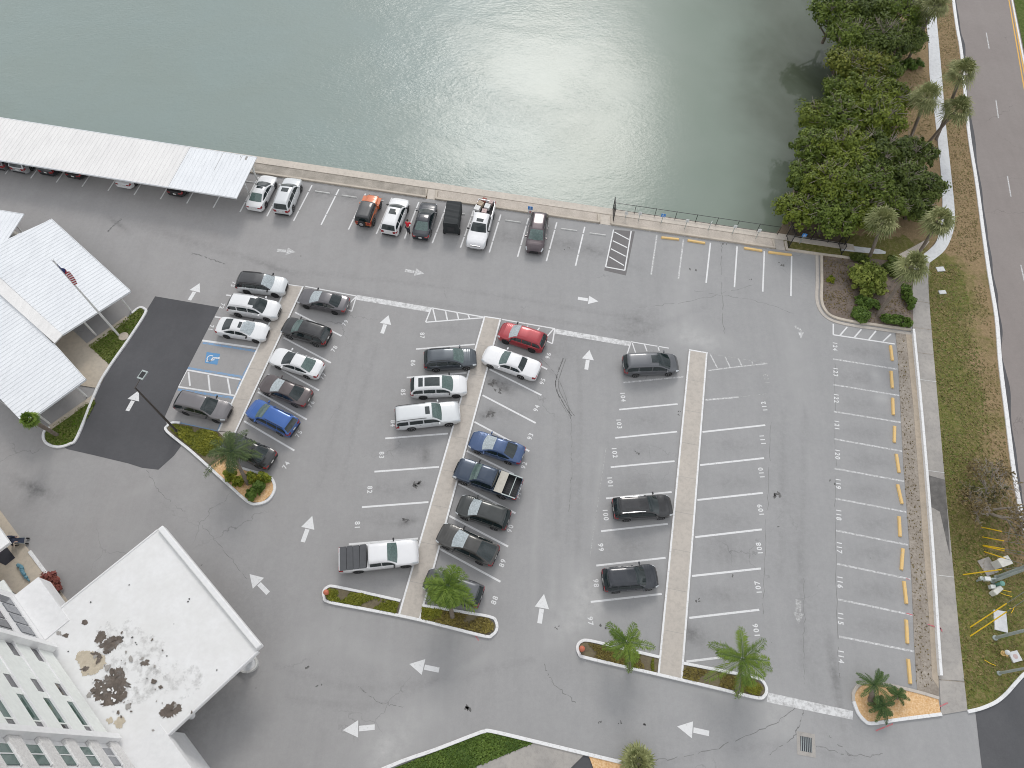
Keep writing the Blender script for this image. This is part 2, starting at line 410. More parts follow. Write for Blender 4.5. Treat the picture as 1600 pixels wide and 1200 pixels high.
def carpaint(name, c, metal=.0, rough=.32):
    k = Nodes(name); k.color(c); k.rough(rough); k.b.inputs['Metallic'].default_value = metal
    k.b.inputs['Coat Weight'].default_value = .8; k.b.inputs['Coat Roughness'].default_value = .04
    d = k.ramp(k.noise(1.4, 4), .35, .75); k.color(k.mix(k.math('MULTIPLY', d, .05), c, (.24,.23,.22)))
    return k.m

# ------------------------------------------------------------------ water, land
k = Nodes('bay_water')
px_ = k.pos()
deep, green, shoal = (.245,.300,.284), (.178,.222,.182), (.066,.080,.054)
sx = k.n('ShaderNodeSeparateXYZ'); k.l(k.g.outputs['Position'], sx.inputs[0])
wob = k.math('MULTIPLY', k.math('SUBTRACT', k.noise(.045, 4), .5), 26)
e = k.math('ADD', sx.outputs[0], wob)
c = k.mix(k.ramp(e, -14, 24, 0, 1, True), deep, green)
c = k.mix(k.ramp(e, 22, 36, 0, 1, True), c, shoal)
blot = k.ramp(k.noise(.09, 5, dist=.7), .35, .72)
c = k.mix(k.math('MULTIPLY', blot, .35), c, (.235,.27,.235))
k.color(c); k.b.inputs['IOR'].default_value = 1.33; k.rough(.06)
w1 = k.noise(1.9, 4, vec=k.pos((1.0, 1.7, 1), radians(-30)), rough=.6)
w2 = k.noise(.35, 3, vec=k.pos((1.0, 1.5, 1), radians(25)))
amt = k.math('MULTIPLY', k.ramp(sx.outputs[0], -14, 26, 1.0, .05, True), k.ramp(k.noise(.055, 4, vec=k.pos((1,1.6,1), radians(35)), dist=.3), .32, .68, .25, 1.0, True))
hh = k.math('MULTIPLY', k.math('ADD', w1, k.math('MULTIPLY', w2, 1.2)), amt)
k.bump(hh, .42, .15)
k.l(k.ramp(sx.outputs[0], 18, 34, .17, .02, True), k.b.inputs['Roughness'])
M['water'] = k.m
WL = -1.1
mb = MB(); mb.add([(-400,-200,WL),(400,-200,WL),(400,600,WL),(-400,600,WL)], [(0,1,2,3)])
mb.build('water', M['water'])['kind'] = 'structure'

A0, A1 = P2(402,246), P2(1212,365.6)           # water edge of the seawall
B0, B1 = P2(480,283.5), P2(1212,389.5)           # foot of the kerb along the stalls
def wa(t): return A0+(A1-A0)*t
def wb_(t): return B0+(B1-B0)*t
def wall_pt(x, f):
    """x = world x, f = 0 at the water edge .. 1 at the stall kerb"""
    a = A0+(A1-A0)*((x-A0.x)/(A1.x-A0.x)); b = B0+(B1-B0)*((x-B0.x)/(B1.x-B0.x))
    return a+(b-a)*f
shore = [P2(*p) for p in ((1222,352),(1238,318),(1248,270),(1262,225),(1290,190),(1300,150),(1308,100),(1316,50),(1322,0))]
land = [Vector((-260, wall_pt(-260,0).y)), A0, A1] + shore + [Vector((48,190)), Vector((260,240)), Vector((260,-120)), Vector((-260,-120))]
fill('ground', land, -.03, M['dirt'], kind='structure', thick=2.4)

# lot surface: dense sheet along the seawall with a per-vertex value (oil, dust, tyre marks, painted canopy shade)
ud = (B1-B0).normalized(); vd = Vector((ud.y, -ud.x))
step = .25; nu, nv = 460, 262
orig = B0 - ud*46
gi, gj = np.meshgrid(np.arange(nu), np.arange(nv), indexing='ij')
gx = orig.x + ud.x*gi*step + vd.x*gj*step; gy = orig.y + ud.y*gi*step + vd.y*gj*step
st_ = np.zeros_like(gx)
def spot(px, py, rx, ry, ang, val, pw=2.0):
    """soft patch: dust (+), oil or painted canopy shade (-); radii in metres"""
    global st_
    p = P(px, py); dx = gx-p.x; dy = gy-p.y; a = radians(ang)
    q = ((dx*cos(a)+dy*sin(a))/rx)**2 + ((-dx*sin(a)+dy*cos(a))/ry)**2
    st_ = st_ + (val*.72 if val > 0 else val)*np.exp(-q**(pw/2))
def track(pts, w, val):
    """tyre track: polyline in photo points"""
    global st_
    p = crom([P2(*q) for q in pts], 10)
    acc = np.zeros_like(gx)
    for a, b in zip(p[:-1], p[1:]):
        ab = b-a; L2 = max(ab.length_squared, 1e-9)
        t = np.clip(((gx-a.x)*ab.x+(gy-a.y)*ab.y)/L2, 0, 1)
        dd = np.hypot(gx-a.x-t*ab.x, gy-a.y-t*ab.y)
        acc = np.maximum(acc, np.exp(-(dd/w)**2))
    st_ = st_ + val*acc
for s_ in ((1095,530,2.6,1.2,-10,.8),(1060,500,1.6,2.4,0,.3),(1070,425,1.2,4.5,-8,.35),(1075,640,.45,5,-8,.5),(1062,610,.5,3,-8,.5),(915,920,1.5,2,20,.75),(905,960,2.2,1.6,40,.5),
           (870,985,2.2,1.2,30,.35),(610,1160,2.6,2.2,20,.45),(600,1180,1.2,1.2,0,.5),(660,1120,2.5,1.2,30,.3),(1220,1120,1.6,1.6,0,.6),(1130,1078,4,.6,-12,.3),
           (480,1010,4,1.4,35,.3),(570,1020,2.5,.8,-10,.3),(1370,588,.5,.6,0,.7),(1377,622,.7,.5,30,.9),(725,1040,3,.8,25,.25),(230,760,2,.5,30,.3),(205,845,1,1.4,30,.25),(1240,560,1.5,6,0,.2)):
    spot(*s_)
for s_ in ((1000,505,2.4,1.6,0,-.35),(55,763,.45,1.9,70,-.75),(50,775,.6,.8,0,-.4),(420,415,3,.35,-20,-.4),(185,350,.25,1.5,55,-.6),(290,375,6,.5,-18,-.25),(310,1100,5,2.2,45,-.25),(350,980,4,2.5,50,-.15),  # entries ending this line: canopy shade painted into the asphalt colour
           (1080,990,1.2,.7,-30,-.75),(1130,850,1.8,.9,0,-.22),(1250,900,1,12,0,-.12),(780,600,.6,.4,-20,-.9),(790,608,.7,.35,-30,-.8),(767,597,.4,.3,0,-.8),(767,646,.4,.5,0,-.9),(754,650,.3,.4,0,-.8),
           (665,712,.5,.8,0,-.6),(652,757,.6,.4,20,-.8),(635,815,.8,.3,20,-.8),(1305,1060,.3,3,0,-.6),(870,545,3,2,0,-.15),(1380,650,3,.3,0,-.15),(960,790,.4,.3,0,-.6),
           (500,300,.9,1.6,80,-.45),(545,306,.9,1.6,80,-.45),(590,312,.9,1.6,80,-.3),(795,370,.8,1.6,80,-.35),(885,385,.9,1.4,80,-.4),(930,392,.9,1.4,80,-.35)):
    spot(*s_)
for bx_, by_ in ((625,705),(610,765),(600,812),(700,515),(700,610),(800,600),(795,645),(1010,655),(1005,705),(1000,755),(985,855),(1150,700),(1145,755),(1140,812),(1135,870),(1130,930),(1345,550),(1345,590),(1350,632),(1352,676),(1356,722),(1360,768),(1364,816),(1366,868),(1370,922),(1374,980)):
    spot(bx_+random.uniform(-6,6), by_+random.uniform(-3,3), 1.7, .6, 0 if by_ > 0 else 0, -.20-.10*random.random())
for s_ in (((880,560),(868,600),(880,630),(893,650)),):
    SKID = s_
for s_ in (((845,565),(880,610),(893,690),(893,760),(885,850)),((905,560),(907,650),(905,760),(902,900)),((870,650),(872,760),(868,900)),((1258,640),(1255,760),(1252,900),(1256,1040)),((1225,640),(1222,760),(1220,900)),
           ((560,520),(530,640),(500,760)),((590,540),(560,640),(535,760)),((700,330),(800,345),(1000,420)),((420,420),(700,450),(1000,500)),((400,440),(700,478),(1000,520)),((850,520),(960,530),(1100,480)),((760,1010),(600,1100),(450,1090)),((830,1030),(700,1060),(560,1075),(430,1040)),
           ((1150,1170),(1240,1165),(1330,1190)),((850,1180),(1000,1195),(1100,1180))):
    track(s_, .26, -.16)
for s_ in (((840,780),(835,860),(836,960)),((870,850),(862,950)),((940,700),(925,850)),):
    track(s_, .25, .22)
me = bpy.data.meshes.new('parking_lot')
vv = np.stack([gx.ravel(), gy.ravel(), np.zeros(gx.size)], 1)
ii = (gi[:-1,:-1]*nv+gj[:-1,:-1]).ravel()
ff = np.stack([ii, ii+1, ii+nv+1, ii+nv], 1)
me.from_pydata(vv.tolist(), [], ff.tolist())
at = me.attributes.new('stain_shade', 'FLOAT', 'POINT'); at.data.foreach_set('value', np.clip(st_, -1, 1).ravel().astype(np.float32))
LOT = link('parking_lot', me, M['asphalt']); LOT['kind'] = 'structure'
if me.polygons[0].normal.z < 0: me.flip_normals()

# ------------------------------------------------------------------ painted markings (parts of the lot)
def quad_strip(mb, a, b, w, z=.004):
    t = (b-a).normalized(); n = Vector((-t.y, t.x))*w/2
    mb.add([(*(a-n), z), (*(b-n), z), (*(b+n), z), (*(a+n), z)], [(0,1,2,3)])
def stripe(p, q, w=.14, mat_='white_paint', z=.004):
    mb = MB(); quad_strip(mb, P2(*p), P2(*q), w, z); return mb.build('parking_stripe', M[mat_], LOT)
# waterfront stalls
lowW = [(375,331.25),(417,338),(458.75,345),(501.75,351.25),(544.5,358.75),(588,365.5),(632,372.75),(675.5,380),(719.5,387),(764.5,394.5),(808.75,401.25),(853.75,408),(899.25,415.25)]
upW = [(404,276.5),(446,283),(487.5,289.5),(529.5,295.75),(571.25,302.5),(612.5,309),(654.5,315.75),(697.5,322),(740,328.6),(782.5,335.25),(825.75,340.75),(870,347.5),(913.75,354.25)]
for a, b in zip(lowW, upW):
    mb = MB(); p, q = P2(*a), P2(*b)
    for f0, f1 in ((0,.28),(.30,.80),(.83,1)): quad_strip(mb, p+(q-p)*f0, p+(q-p)*f1, .15)
    mb.build('parking_stripe', M['white_paint'], LOT)
sv = P2(375,331.25)-P2(417,338)
for k_ in range(1, 10):
    a = P2(375,331.25)+sv*k_*1.0; b = a+(P2(404,276.5)-P2(375,331.25))
    mb = MB(); quad_strip(mb, a, b, .14); mb.build('parking_stripe', M['white_paint'], LOT)
for a, b in zip([(1017.5,429),(1060,435.75),(1103.25,442),(1147.5,448.75),(1191.75,455.75),(1235.75,462.5)], [(1026.25,367.5),(1068,373.75),(1110,379.25),(1151.75,385),(1194.25,392.5),(1237,399.5)]):
    stripe(a, b, .15, 'worn_paint' if a[0] < 1070 else 'white_paint')
R_l = [(1302,561),(1302,601),(1303,643),(1304,686),(1304,732),(1305.5,779),(1306.5,829),(1308,881),(1309.5,936.5),(1311,994.5)]
R_r = [(1402,577),(1405,618),(1407.5,660),(1409.5,705),(1413,752),(1416,800),(1419,851.5),(1422.5,905),(1426,961),(1428.5,1018)]
for a, b in zip(R_l, R_r): stripe(a, b, .15, 'worn_paint')
F_l = [(1101.25,625),(1097.5,675),(1093.75,726.75),(1089.5,781.25),(1086.25,839.25),(1081.25,900),(1076.75,965.5),(1072.5,1033.75)]
F_r = [(1154,620.5),(1195.75,664.25),(1193.75,715.75),(1191.9,770.1),(1190.25,827.25),(1188.75,888.25),(1186.25,952.75),(1128,1027)]
for a, b in zip(F_l, F_r): stripe(a, b, .16, 'worn_paint' if b[1] < 640 else 'white_paint')
stripe((1154,620.5),(1199,615), .05, 'faded_paint')
E_l = [(974.25,597.75),(967.5,640),(961.25,684.25),(954.25,730),(947,778.75),(939.25,830),(931.75,883.75),(923,940.5)]
E_r = [(1068,588.75),(1058.75,631.25),(1058,674.5),(1054,720.5),(1049.5,768.7),(1043.5,818.5),(1040,871.5),(1034,928)]
for i, (a, b) in enumerate(zip(E_l, E_r)): stripe(a, b, .15, 'worn_paint' if i == 0 else 'white_paint')
for a, b in (((602,685),(700,677.5)),((585,737),(686,729.5)),((565.5,792.5),(669.5,784.5)),((545,850.5),(653,841.5)),((650,545.5),(742,538)),((635.5,590),(729,582.5)),((620,637),(716,628))): stripe(a, b, .16)
for a, b in (((841,570),(855,577)),((765,577),(846,617.5)),((754,617.5),(837,661)),((741,659),(827,705)),((729,704.5),(803,741)),((716.5,756),(805.5,802)),((702,806),(794,854)),((687,857.5),(782,909))): stripe(a, b, .16)
for a, b in (((461,488),(533.5,525)),((443,527.5),(517,567)),((424,569),(498.5,610)),((403,612.5),(479.5,655.5)),((381.5,658),(460,704)),): stripe(a, b, .16)
for a, b in (((353.5,461),(372,463)),((336,495),(350,497))): stripe(a, b, .15)
stripe((947,700),(922,868), .05, 'faded_paint')
def hatch(segs, w=.13, mat_='white_paint', z=.004, name='hatched_zone'):
    mb = MB()
    for i, (a, b) in enumerate(segs): quad_strip(mb, P2(*a), P2(*b), w, z+.0009*(i % 4))
    return mb.build(name, M[mat_], LOT)
fill('asphalt_patch', [P2(*p) for p in ((958,359),(992,361.5),(978,430.5),(944,422.5))], .004, M['newasphalt'], LOT)
bpy.data.objects['asphalt_patch'].data.materials[0] = asphalt('asphalt_sealed_patch', (.17,.162,.162), (.20,.192,.192), stain_shade=False)
hatch([((958.7,358.7),(946.2,417)),((986.2,361.2),(976.2,422.5)),((946.2,417),(976.2,422.5)),((960,362.5),(982.5,374.2)),((957.5,376.2),(980,387)),((954.5,388.7),(977.5,400.5)),((952,401.2),(975,415))], .13, z=.009)
hatch([((1302,506),(1302,523)),((1302,523),(1398,537.5)),((1312.5,524),(1323.7,511)),((1335,527),(1346,514.5)),((1357.5,530.5),(1368.7,517)),((1379.5,533.7),(1392,522))], .14)
hatch([((674,481),(756,495.5)),((665.5,503.5),(755,496.5)),((674,481),(665,503.5)),((676.5,483),(681,501.5)),((696,485.5),(699,500)),((714,488.5),(716.5,498.5)),((731.5,492),(733.5,497.5))])
hatch([((784,499),(867,513.5)),((867,513.5),(863,537)),((863,537),(850,531)),((865,514),(850,531)),((825,509),(817,520)),((843,512),(836,521))])
hatch([((986,534),(1045,544)),((986,534),(980,553)),((988,536),(993,551)),((1007,538),(1011,549)),((1028,541),(1030,548))], .11)
hatch([((1107,579),(1140,574.5)),((1110,554),(1121,575.5)),((1133,558),(1141,574)),((1154,560.5),(1159,572)),((1175,565),(1176,570)),((1140,574.5),(1199,568)),], .12, 'worn_paint')
hatch([((477,447.5),(557,462.5)),((557,462.5),(549.5,486.5)),((549.5,486.5),(541,483)),((556,464),(540,480))], .12)
hatch([((1108,552.5),(1200,567.5))], .05, 'faded_paint')
hatch([((450,444.5),(475,448.5))], .12)
def band(pts, mat_='worn_paint'): fill('stop_band', [P2(*p) for p in pts], .005, M[mat_], LOT)
M['band_paint'] = paint('band_paint', (.68,.68,.68), .5, (.30,.295,.29), sc=2.5)
band([(558.5,461),(675,480.5),(671.5,488),(555,468)], 'band_paint'); band([(868,513.5),(987,534),(983,541),(866,521)], 'band_paint'); band([(1200,1082),(1333,1111),(1332,1124.5),(1198,1097)], 'band_paint')
# accessible bay
hatch([((316,532),(402.5,544))], .2, 'white_paint')
hatch([((289.5,577.5),(376,593)),((277.5,604),(367,618)),((291.5,579),(278.5,603.5)),((294.5,581),(297,603)),((325.5,586),(328,611)),((355.5,591),(360,615.5))], .15, 'white_paint')
hatch([((317,535.5),(402.5,549)),((403.5,546),(377,592)),((293,575),(379,589)),((278,608.5),(366,622)),((376,595),(368,620)),((366.5,622),(360,650)),((277,660.5),(340,674.5)),((341,673),(350,652)),((279,631),(283,624))], .22, 'blue_paint', z=.0035)
fill('accessible_square', [P2(*p) for p in ((323,550),(344,553),(339.5,570),(320,567))], .006, M['blue_square'], LOT)
def on_ground(name, me_pts_faces, loc, ang, mat_, z): pass
# wheelchair symbol: figure and open ring
mb = MB(); o_ = P2(331,560.5); ang = radians(-8)
def sp(x, y, z=.0085): return (o_.x+cos(ang)*x-sin(ang)*y, o_.y+sin(ang)*x+cos(ang)*y, z)
def sline(p, q, w):
    a = Vector(p); b = Vector(q); t = (b-a).normalized(); n = Vector((-t.y,t.x))*w/2
    mb.add([sp(*(a-n)), sp(*(b-n)), sp(*(b+n)), sp(*(a+n))], [(0,1,2,3)])
# drawn lying on its side: up of the symbol points along +x (towards the kerb)
ring = [(-.14+.30*cos(t), .02+.30*sin(t)) for t in np.linspace(radians(60), radians(345), 18)]
for a, b in zip(ring[:-1], ring[1:]): sline(a, b, .09)
sline((.52,.16),(.06,.12),.13); sline((.06,.12),(-.02,-.24),.11); sline((-.02,-.24),(-.42,-.34),.11); sline((.25,.13),(.2,-.14),.09)
mb.add([sp(.60+.10*cos(t), .18+.10*sin(t)) for t in np.linspace(0, 2*pi, 13)[:-1]], [tuple(range(12))])
mb.build('wheelchair_symbol', M['white_paint'], LOT)
# arrows
def arrow(tip, tail, hw=1.15, hl=None, sw=.36, mat_='white_paint', gap=True):
    a, b = P2(*tail), P2(*tip); t = (b-a); Ln = t.length; t.normalize(); n = Vector((-t.y,t.x))
    hl = hl or Ln*.48; h = b-t*hl
    mb = MB(); mb.add([(*(h-n*hw/2), .0045), (*b, .0045), (*(h+n*hw/2), .0045)], [(0,1,2)])
    h2 = h-t*(.07 if gap else 0)
    mb.add([(*(a-n*sw/2), .0045), (*(h2-n*sw/2), .0045), (*(h2+n*sw/2), .0045), (*(a+n*sw/2), .0045)], [(0,1,2,3)])
    o = mb.build('direction_arrow', M[mat_], LOT)
    if o.data.polygons[0].normal.z < 0: o.data.flip_normals()
for a in (((462,394),(433,391)),((663,427.5),(633,422.5)),): arrow(*a, hw=.95, mat_='worn_paint')
arrow((935,471),(903,466), hw=1.0, mat_='white_paint')
for a in (((312,442.5),(296,469)),((607,492.5),(597,521)),((921,547),(916,577.5)),((217,610),(199,642)),((488,806),(473,847)),((390,897),(419,927)),((850,928),(843,974)),((639.5,1037.5),(686,1047)),((535.5,1141),(585.5,1136)),((1058,1135),(1108,1146))): arrow(*a, hw=1.12)
arrow((1247.5,975),(1247.5,937), hw=.85, hl=.85, sw=.45, mat_='faded_paint')
mb = MB(); p = [P2(*q) for q in ((1247,519.5),(1256,519.5),(1251.5,529))]; mb.add([(*q, .0045) for q in p], [(2,1,0)])
for a, b in zip(((1242.5,509),(1245,513),(1249,513.5)), ((1245,513),(1249,513.5),(1252,518))): quad_strip(mb, P2(*a), P2(*b), .2, .005)
mb.build('direction_arrow', M['worn_paint'], LOT)
# bay numbers
def number(txt, px, up, size=.57, mat_='number_paint'):
    cu = bpy.data.curves.new('bay_number', 'FONT'); cu.body = txt; cu.align_x = 'CENTER'; cu.align_y = 'CENTER'; cu.size = size; cu.space_character = 1.25; cu.offset = .014
    ob = bpy.data.objects.new('tmp', cu); COL.objects.link(ob)
    me_ = bpy.data.meshes.new_from_object(ob.evaluated_get(bpy.context.evaluated_depsgraph_get()))
    bpy.data.objects.remove(ob)
    o = link('bay_number', me_, None, LOT, (*P2(*px), .0048), (0,0,radians(up-90)))
    me_.materials.clear(); me_.materials.append(M[mat_]); return o
for i, y in enumerate((541,581,622,664,709.5,755.5,804,855,909,966,1025.5)): number(str(124-i), (1304.5+i*.95, y), -9.5)
for t_, p in (('112',(1194.5,635)),('111',(1192,687)),('110',(1190,739)),('109',(1189,797)),('108',(1187,857)),('107',(1185,918)),('106',(1182,985))): number(t_, p, 185)
number('113', (1198,592), 185, .62, 'faded_paint')
for t_, p in (('104',(973,620)),('103',(967,662)),('102',(960,707)),('101',(953,753)),('100',(946,804)),('99',(938.5,855)),('98',(931,911)),('97',(922,970))): number(t_, p, 5)
for t_, p in (('96',(857,556)),('95',(848,596)),('94',(838.5,638)),('93',(829,682)),('92',(819,727)),('91',(810,774)),('90',(797.5,826)),('89',(785.5,880)),('88',(773,938))): number(t_, p, 162)
for t_, p in (('87',(659.5,524)),('86',(645,567)),('85',(629.5,613)),('84',(613.5,661.5)),('83',(596,711)),('82',(577.5,765)),('81',(558,820.5))): number(t_, p, 5)
for t_, p in (('79',(539.5,504.5)),('78',(522.5,545)),('77',(505,588)),('76',(486.5,631.5)),('75',(467,678)),('74',(447,727))): number(t_, p, 157)
for t_, p in (('73',(364.5,444)),('72',(347,478)),('71',(329.5,512)),): number(t_, p, -6)
# oil spots, patches, cracks
def blob(c, r, seed, n=26, sy=1.0, ang=0, rough=.35):
    rs = random.Random(seed); ph = [rs.uniform(0, 2*pi) for _ in range(7)]; am = [rough*rs.uniform(.3,1)/(i+1)**.6 for i in range(7)]
    pts = []
    for j in range(n):
        t = 2*pi*j/n; q = r*max(.25, 1+sum(a*sin((i+2)*t+p) for i, (a, p) in enumerate(zip(am, ph))))
        x, y = q*cos(t), q*sin(t)*sy; pts.append(Vector((c[0]+x*cos(ang)-y*sin(ang), c[1]+x*sin(ang)+y*cos(ang))))
    return pts
mbo = MB(); sid = 0
for px, py, r, n in ((480,1043,.26,1),(732,1105,.22,4),(498,1072,.12,2),(1083,421,.2,2),(1215,774,.2,6),(1216,823,.12,1),(1301,753,.16,2),(1060,645,.1,3),(995,706,.12,3),(1132,380,.14,3),(1220,412,.14,3),(1170,435,.1,2),(885,388,.12,3),(942,980,.12,3),(870,980,.1,3),(970,1128,.08,4),(1010,1132,.1,3),(935,1128,.08,3),(768,598,.35,2),(778,611,.3,3),(765,647,.3,3),(653,757,.25,4),(634,814,.22,4),(1143,899,.14,2),(1092,937,.14,3),(315,883,.1,1),(400,1075,.06,1),(1360,872,.08,1),(1205,1004,.06,1),(470,400,.08,1),(300,398,.08,1)):
    for q in range(n):
        sid += 1; c_ = P2(px+random.uniform(-5,5)*(n > 1), py+random.uniform(-3,3)*(n > 1))
        b_ = blob(c_, r*random.uniform(.45,1), sid, 18, .7, random.uniform(0,3)); mbo.add([(*q_, .0042) for q_ in b_], [tuple(range(len(b_)))])
mbo.build('oil_spots', M['oil'], LOT)['kind'] = 'stuff'
def crack(pts, w=.035, mat_='crack_soft', seed=0, jit=.05):
    rs = random.Random(seed+len(pts)); pl = crom([P2(*p) for p in pts], 14)
    pl = [p+Vector((rs.gauss(0,jit), rs.gauss(0,jit))) for p in pl]; mb = MB()
    for a, b in zip(pl[:-1], pl[1:]):
        if rs.random() < .88 and (b-a).length > 1e-3: quad_strip(mb, a, b, w*rs.uniform(.5,1.3), .0036)
    mb.build('crack', M[mat_], LOT)
for i, c_ in enumerate((((1127,378),(1128,440),(1131,520)),((850,900+264),(920,1180),(990,1187),(1090,1178),(1200,1135),(1250,1100)),((1200,1178),(1240,1150),(1256,1110)),((1275,1165),(1330,1180),(1380,1178)),((1290,1145),(1335,1185)),
    ((850,520+520),(865,1068),(900,1098)),((1305,560),(1305,760),(1309,1000),(1312,1060)),((1256,900),(1256,980),(1257,1070)),((310,815),(350,860),(385,905)),((230,735),(250,770),(290,800)),((880,560),(869,590),(875,625),(893,655)),((893,655),(893,740),(889,800)),((560,1072),(590,1095),(630,1105)),((1085,455),(1180,470),(1240,490)),((1000,480),(1080,470),(1180,445)),((1205,660),(1198,800),(1192,960)))):
    crack(c_, .045 if i < 6 else .032, 'crack_soft', i)

for q in range(2): crack([(a+q*4.5, b) for a, b in SKID], .075, 'crack_soft' if q else 'crack', 40+q, .008)
crack([(845,560),(868,585),(884,620),(892,655)], .05, 'crack_soft', 44, .01); crack([(300,395),(330,405),(352,413)], .10, 'crack_soft', 45); crack([(168,362),(178,352),(190,342)], .16, 'crack_soft', 46, .02)
# new asphalt in front of the accessible bays
pxfill('asphalt_overlay', [(242.5,463),(342.5,480),(277.5,606),(258,650),(262,672),(283,697),(272,712),(247.5,734),(222,731),(200,724),(150,712),(106,702),(80,690),(130,640),(226,490)], .0075, M['newasphalt'], kind='structure')
# arrow on the overlay has to lie above it
for o in list(LOT.children):
    if o.name.startswith('direction_arrow') and abs(o.data.vertices[0].co.x-P(208,626).x) < 3 and abs(o.data.vertices[0].co.y-P(208,626).y) < 3: o.location.z = .008

# ------------------------------------------------------------------ seawall edge
def edge_strip(name, x0, x1, f0, f1, z, mat_, thick=.1, n=10):
    xs = np.linspace(x0, x1, n); pts = [wall_pt(x, f0) for x in xs]+[wall_pt(x, f1) for x in xs[::-1]]
    return fill(name, pts, z, mat_, kind='structure', thick=thick)
xg0, xg1 = P(667,312).x, P(679,313).x; xh0, xh1 = P(938,352).x, P(954,353).x; xi0, xi1 = P(1212,389).x, P(1227,391).x
xe = P(1330,402).x
edge_strip('seawall_cap', -90, xe+.5, -.03, .36, .10, M['seacap'], 1.4)
edge_strip('gravel_strip', -90, xg0, .36, .86, .04, M['gravel'])
edge_strip('gravel_strip', xg0, xg1, .36, 1.0, .03, M['seacap'])
edge_strip('gravel_strip', xg1, xh0, .36, .86, .05, M['sand'])
edge_strip('gravel_strip', xh0, xh1, .36, 1.0, .03, M['seacap'])
edge_strip('gravel_strip', xh1, xi0, .36, .86, .05, M['sand'])
edge_strip('gravel_strip', xi0, xi1, .36, 1.0, .03, M['walk'])
edge_strip('gravel_strip', xi1, xe, .36, .86, .05, M['verge'])
def dockkerb(x0, x1, e0=True, e1=True):
    pts = [wall_pt(x, .94) for x in np.linspace(x0, x1, 14)]
    if e1: pts = pts + [wall_pt(x1, .45)]
    if e0: pts = [wall_pt(x0, .45)] + pts
    kerb('kerb', pts, .24, .2, M['beige_kerb'])
M['beige_kerb'] = concrete('beige_kerb_concrete', (.55,.49,.41), (.46,.41,.35))
dockkerb(-88, xg0-.15, False, True); dockkerb(xg1+.15, xh0-.15); dockkerb(xh1+.15, xi0-.15); dockkerb(xi1+.15, xe, True, False)
# faint painted line below the kerb
mb = MB(); quad_strip(mb, wall_pt(P(400,270).x, 1.03), wall_pt(xi0, 1.03), .07, .004); mb.build('edge_line', M['faded_paint'], LOT)

# ------------------------------------------------------------------ right edge: bed, gutter strip, wall, sidewalks, verge, road
bed_edge = crom([P2(*p) for p in ((1283,400),(1283.5,440),(1283,468),(1288,484),(1300,495),(1325,502),(1365,508),(1422,516))], 6)
pxfill('planting_bed', [(1285,398),(1285,470),(1290,483),(1302,494),(1330,501),(1421,514),(1426,505),(1425,432),(1410,410),(1332,402)], .09, M['mulch'], kind='structure')
kerb('kerb', bed_edge, .26, .17, M['beige_kerb'])
kerb('kerb', offset_line(bed_edge, -.42, False), .3, .06, M['walk'])
kerb('kerb', [P2(*p) for p in ((1284,398),(1310,401),(1332,404))], .2, .17, M['beige_kerb'])
pxfill('gutter_strip', [(1399,519),(1426,521),(1436,640),(1446,750),(1454,860),(1461,960),(1466,1060),(1467,1088),(1433,1080),(1428,1000),(1424,900),(1417,800),(1411,720),(1406,620),(1403,560)], .035, M['gutter'], kind='structure', thick=.06)
pxfill('concrete_edge', [(1415,521),(1426,521),(1436,640),(1446,750),(1454,860),(1461,960),(1466,1060),(1466,1075),(1456,1060),(1451,960),(1443,860),(1435,750),(1427,640)], .05, M['beige_edge'], kind='structure', thick=.05)
wl = crom([P2(*p) for p in ((1425,517),(1435,620),(1442,700),(1450,800),(1457,900),(1463,1000),(1467,1056))], 5)
w_ = kerb_mesh(MB(), wl, .22, .38).build('low_wall', M['white_kerb']); tag(w_, 'low white painted wall between the parking lot and the grey sidewalk', 'wall')
def strip_px(name, left, right, z, mat_, thick=.06, n=5, kind='structure'):
    a = crom([P2(*p) for p in left], n); b = crom([P2(*p) for p in right], n)
    return fill(name, a+b[::-1], z, mat_, kind=kind, thick=thick)
strip_px('sidewalk', [(1436,-40),(1449,52),(1452,117),(1460,180),(1469,262),(1472,327),(1465,372),(1452,390),(1433,404)], [(1456,-40),(1464,40),(1471,117),(1477,190),(1486,275),(1491,327),(1490,358),(1477,390),(1452,411)], .07, M['sidewalk_white'])
strip_px('sidewalk', [(1431,405),(1425,440),(1426,515),(1437,640),(1444,734),(1454,870),(1462,997),(1467,1062)], [(1452,412),(1450,440),(1455,515),(1466,640),(1475,742),(1487,870),(1499,997),(1506,1064)], .06, M['sidewalk_grey'])
strip_px('sidewalk', [(1467,1063),(1470,1117)], [(1506,1065),(1511,1110)], .065, M['sidewalk_grey'])
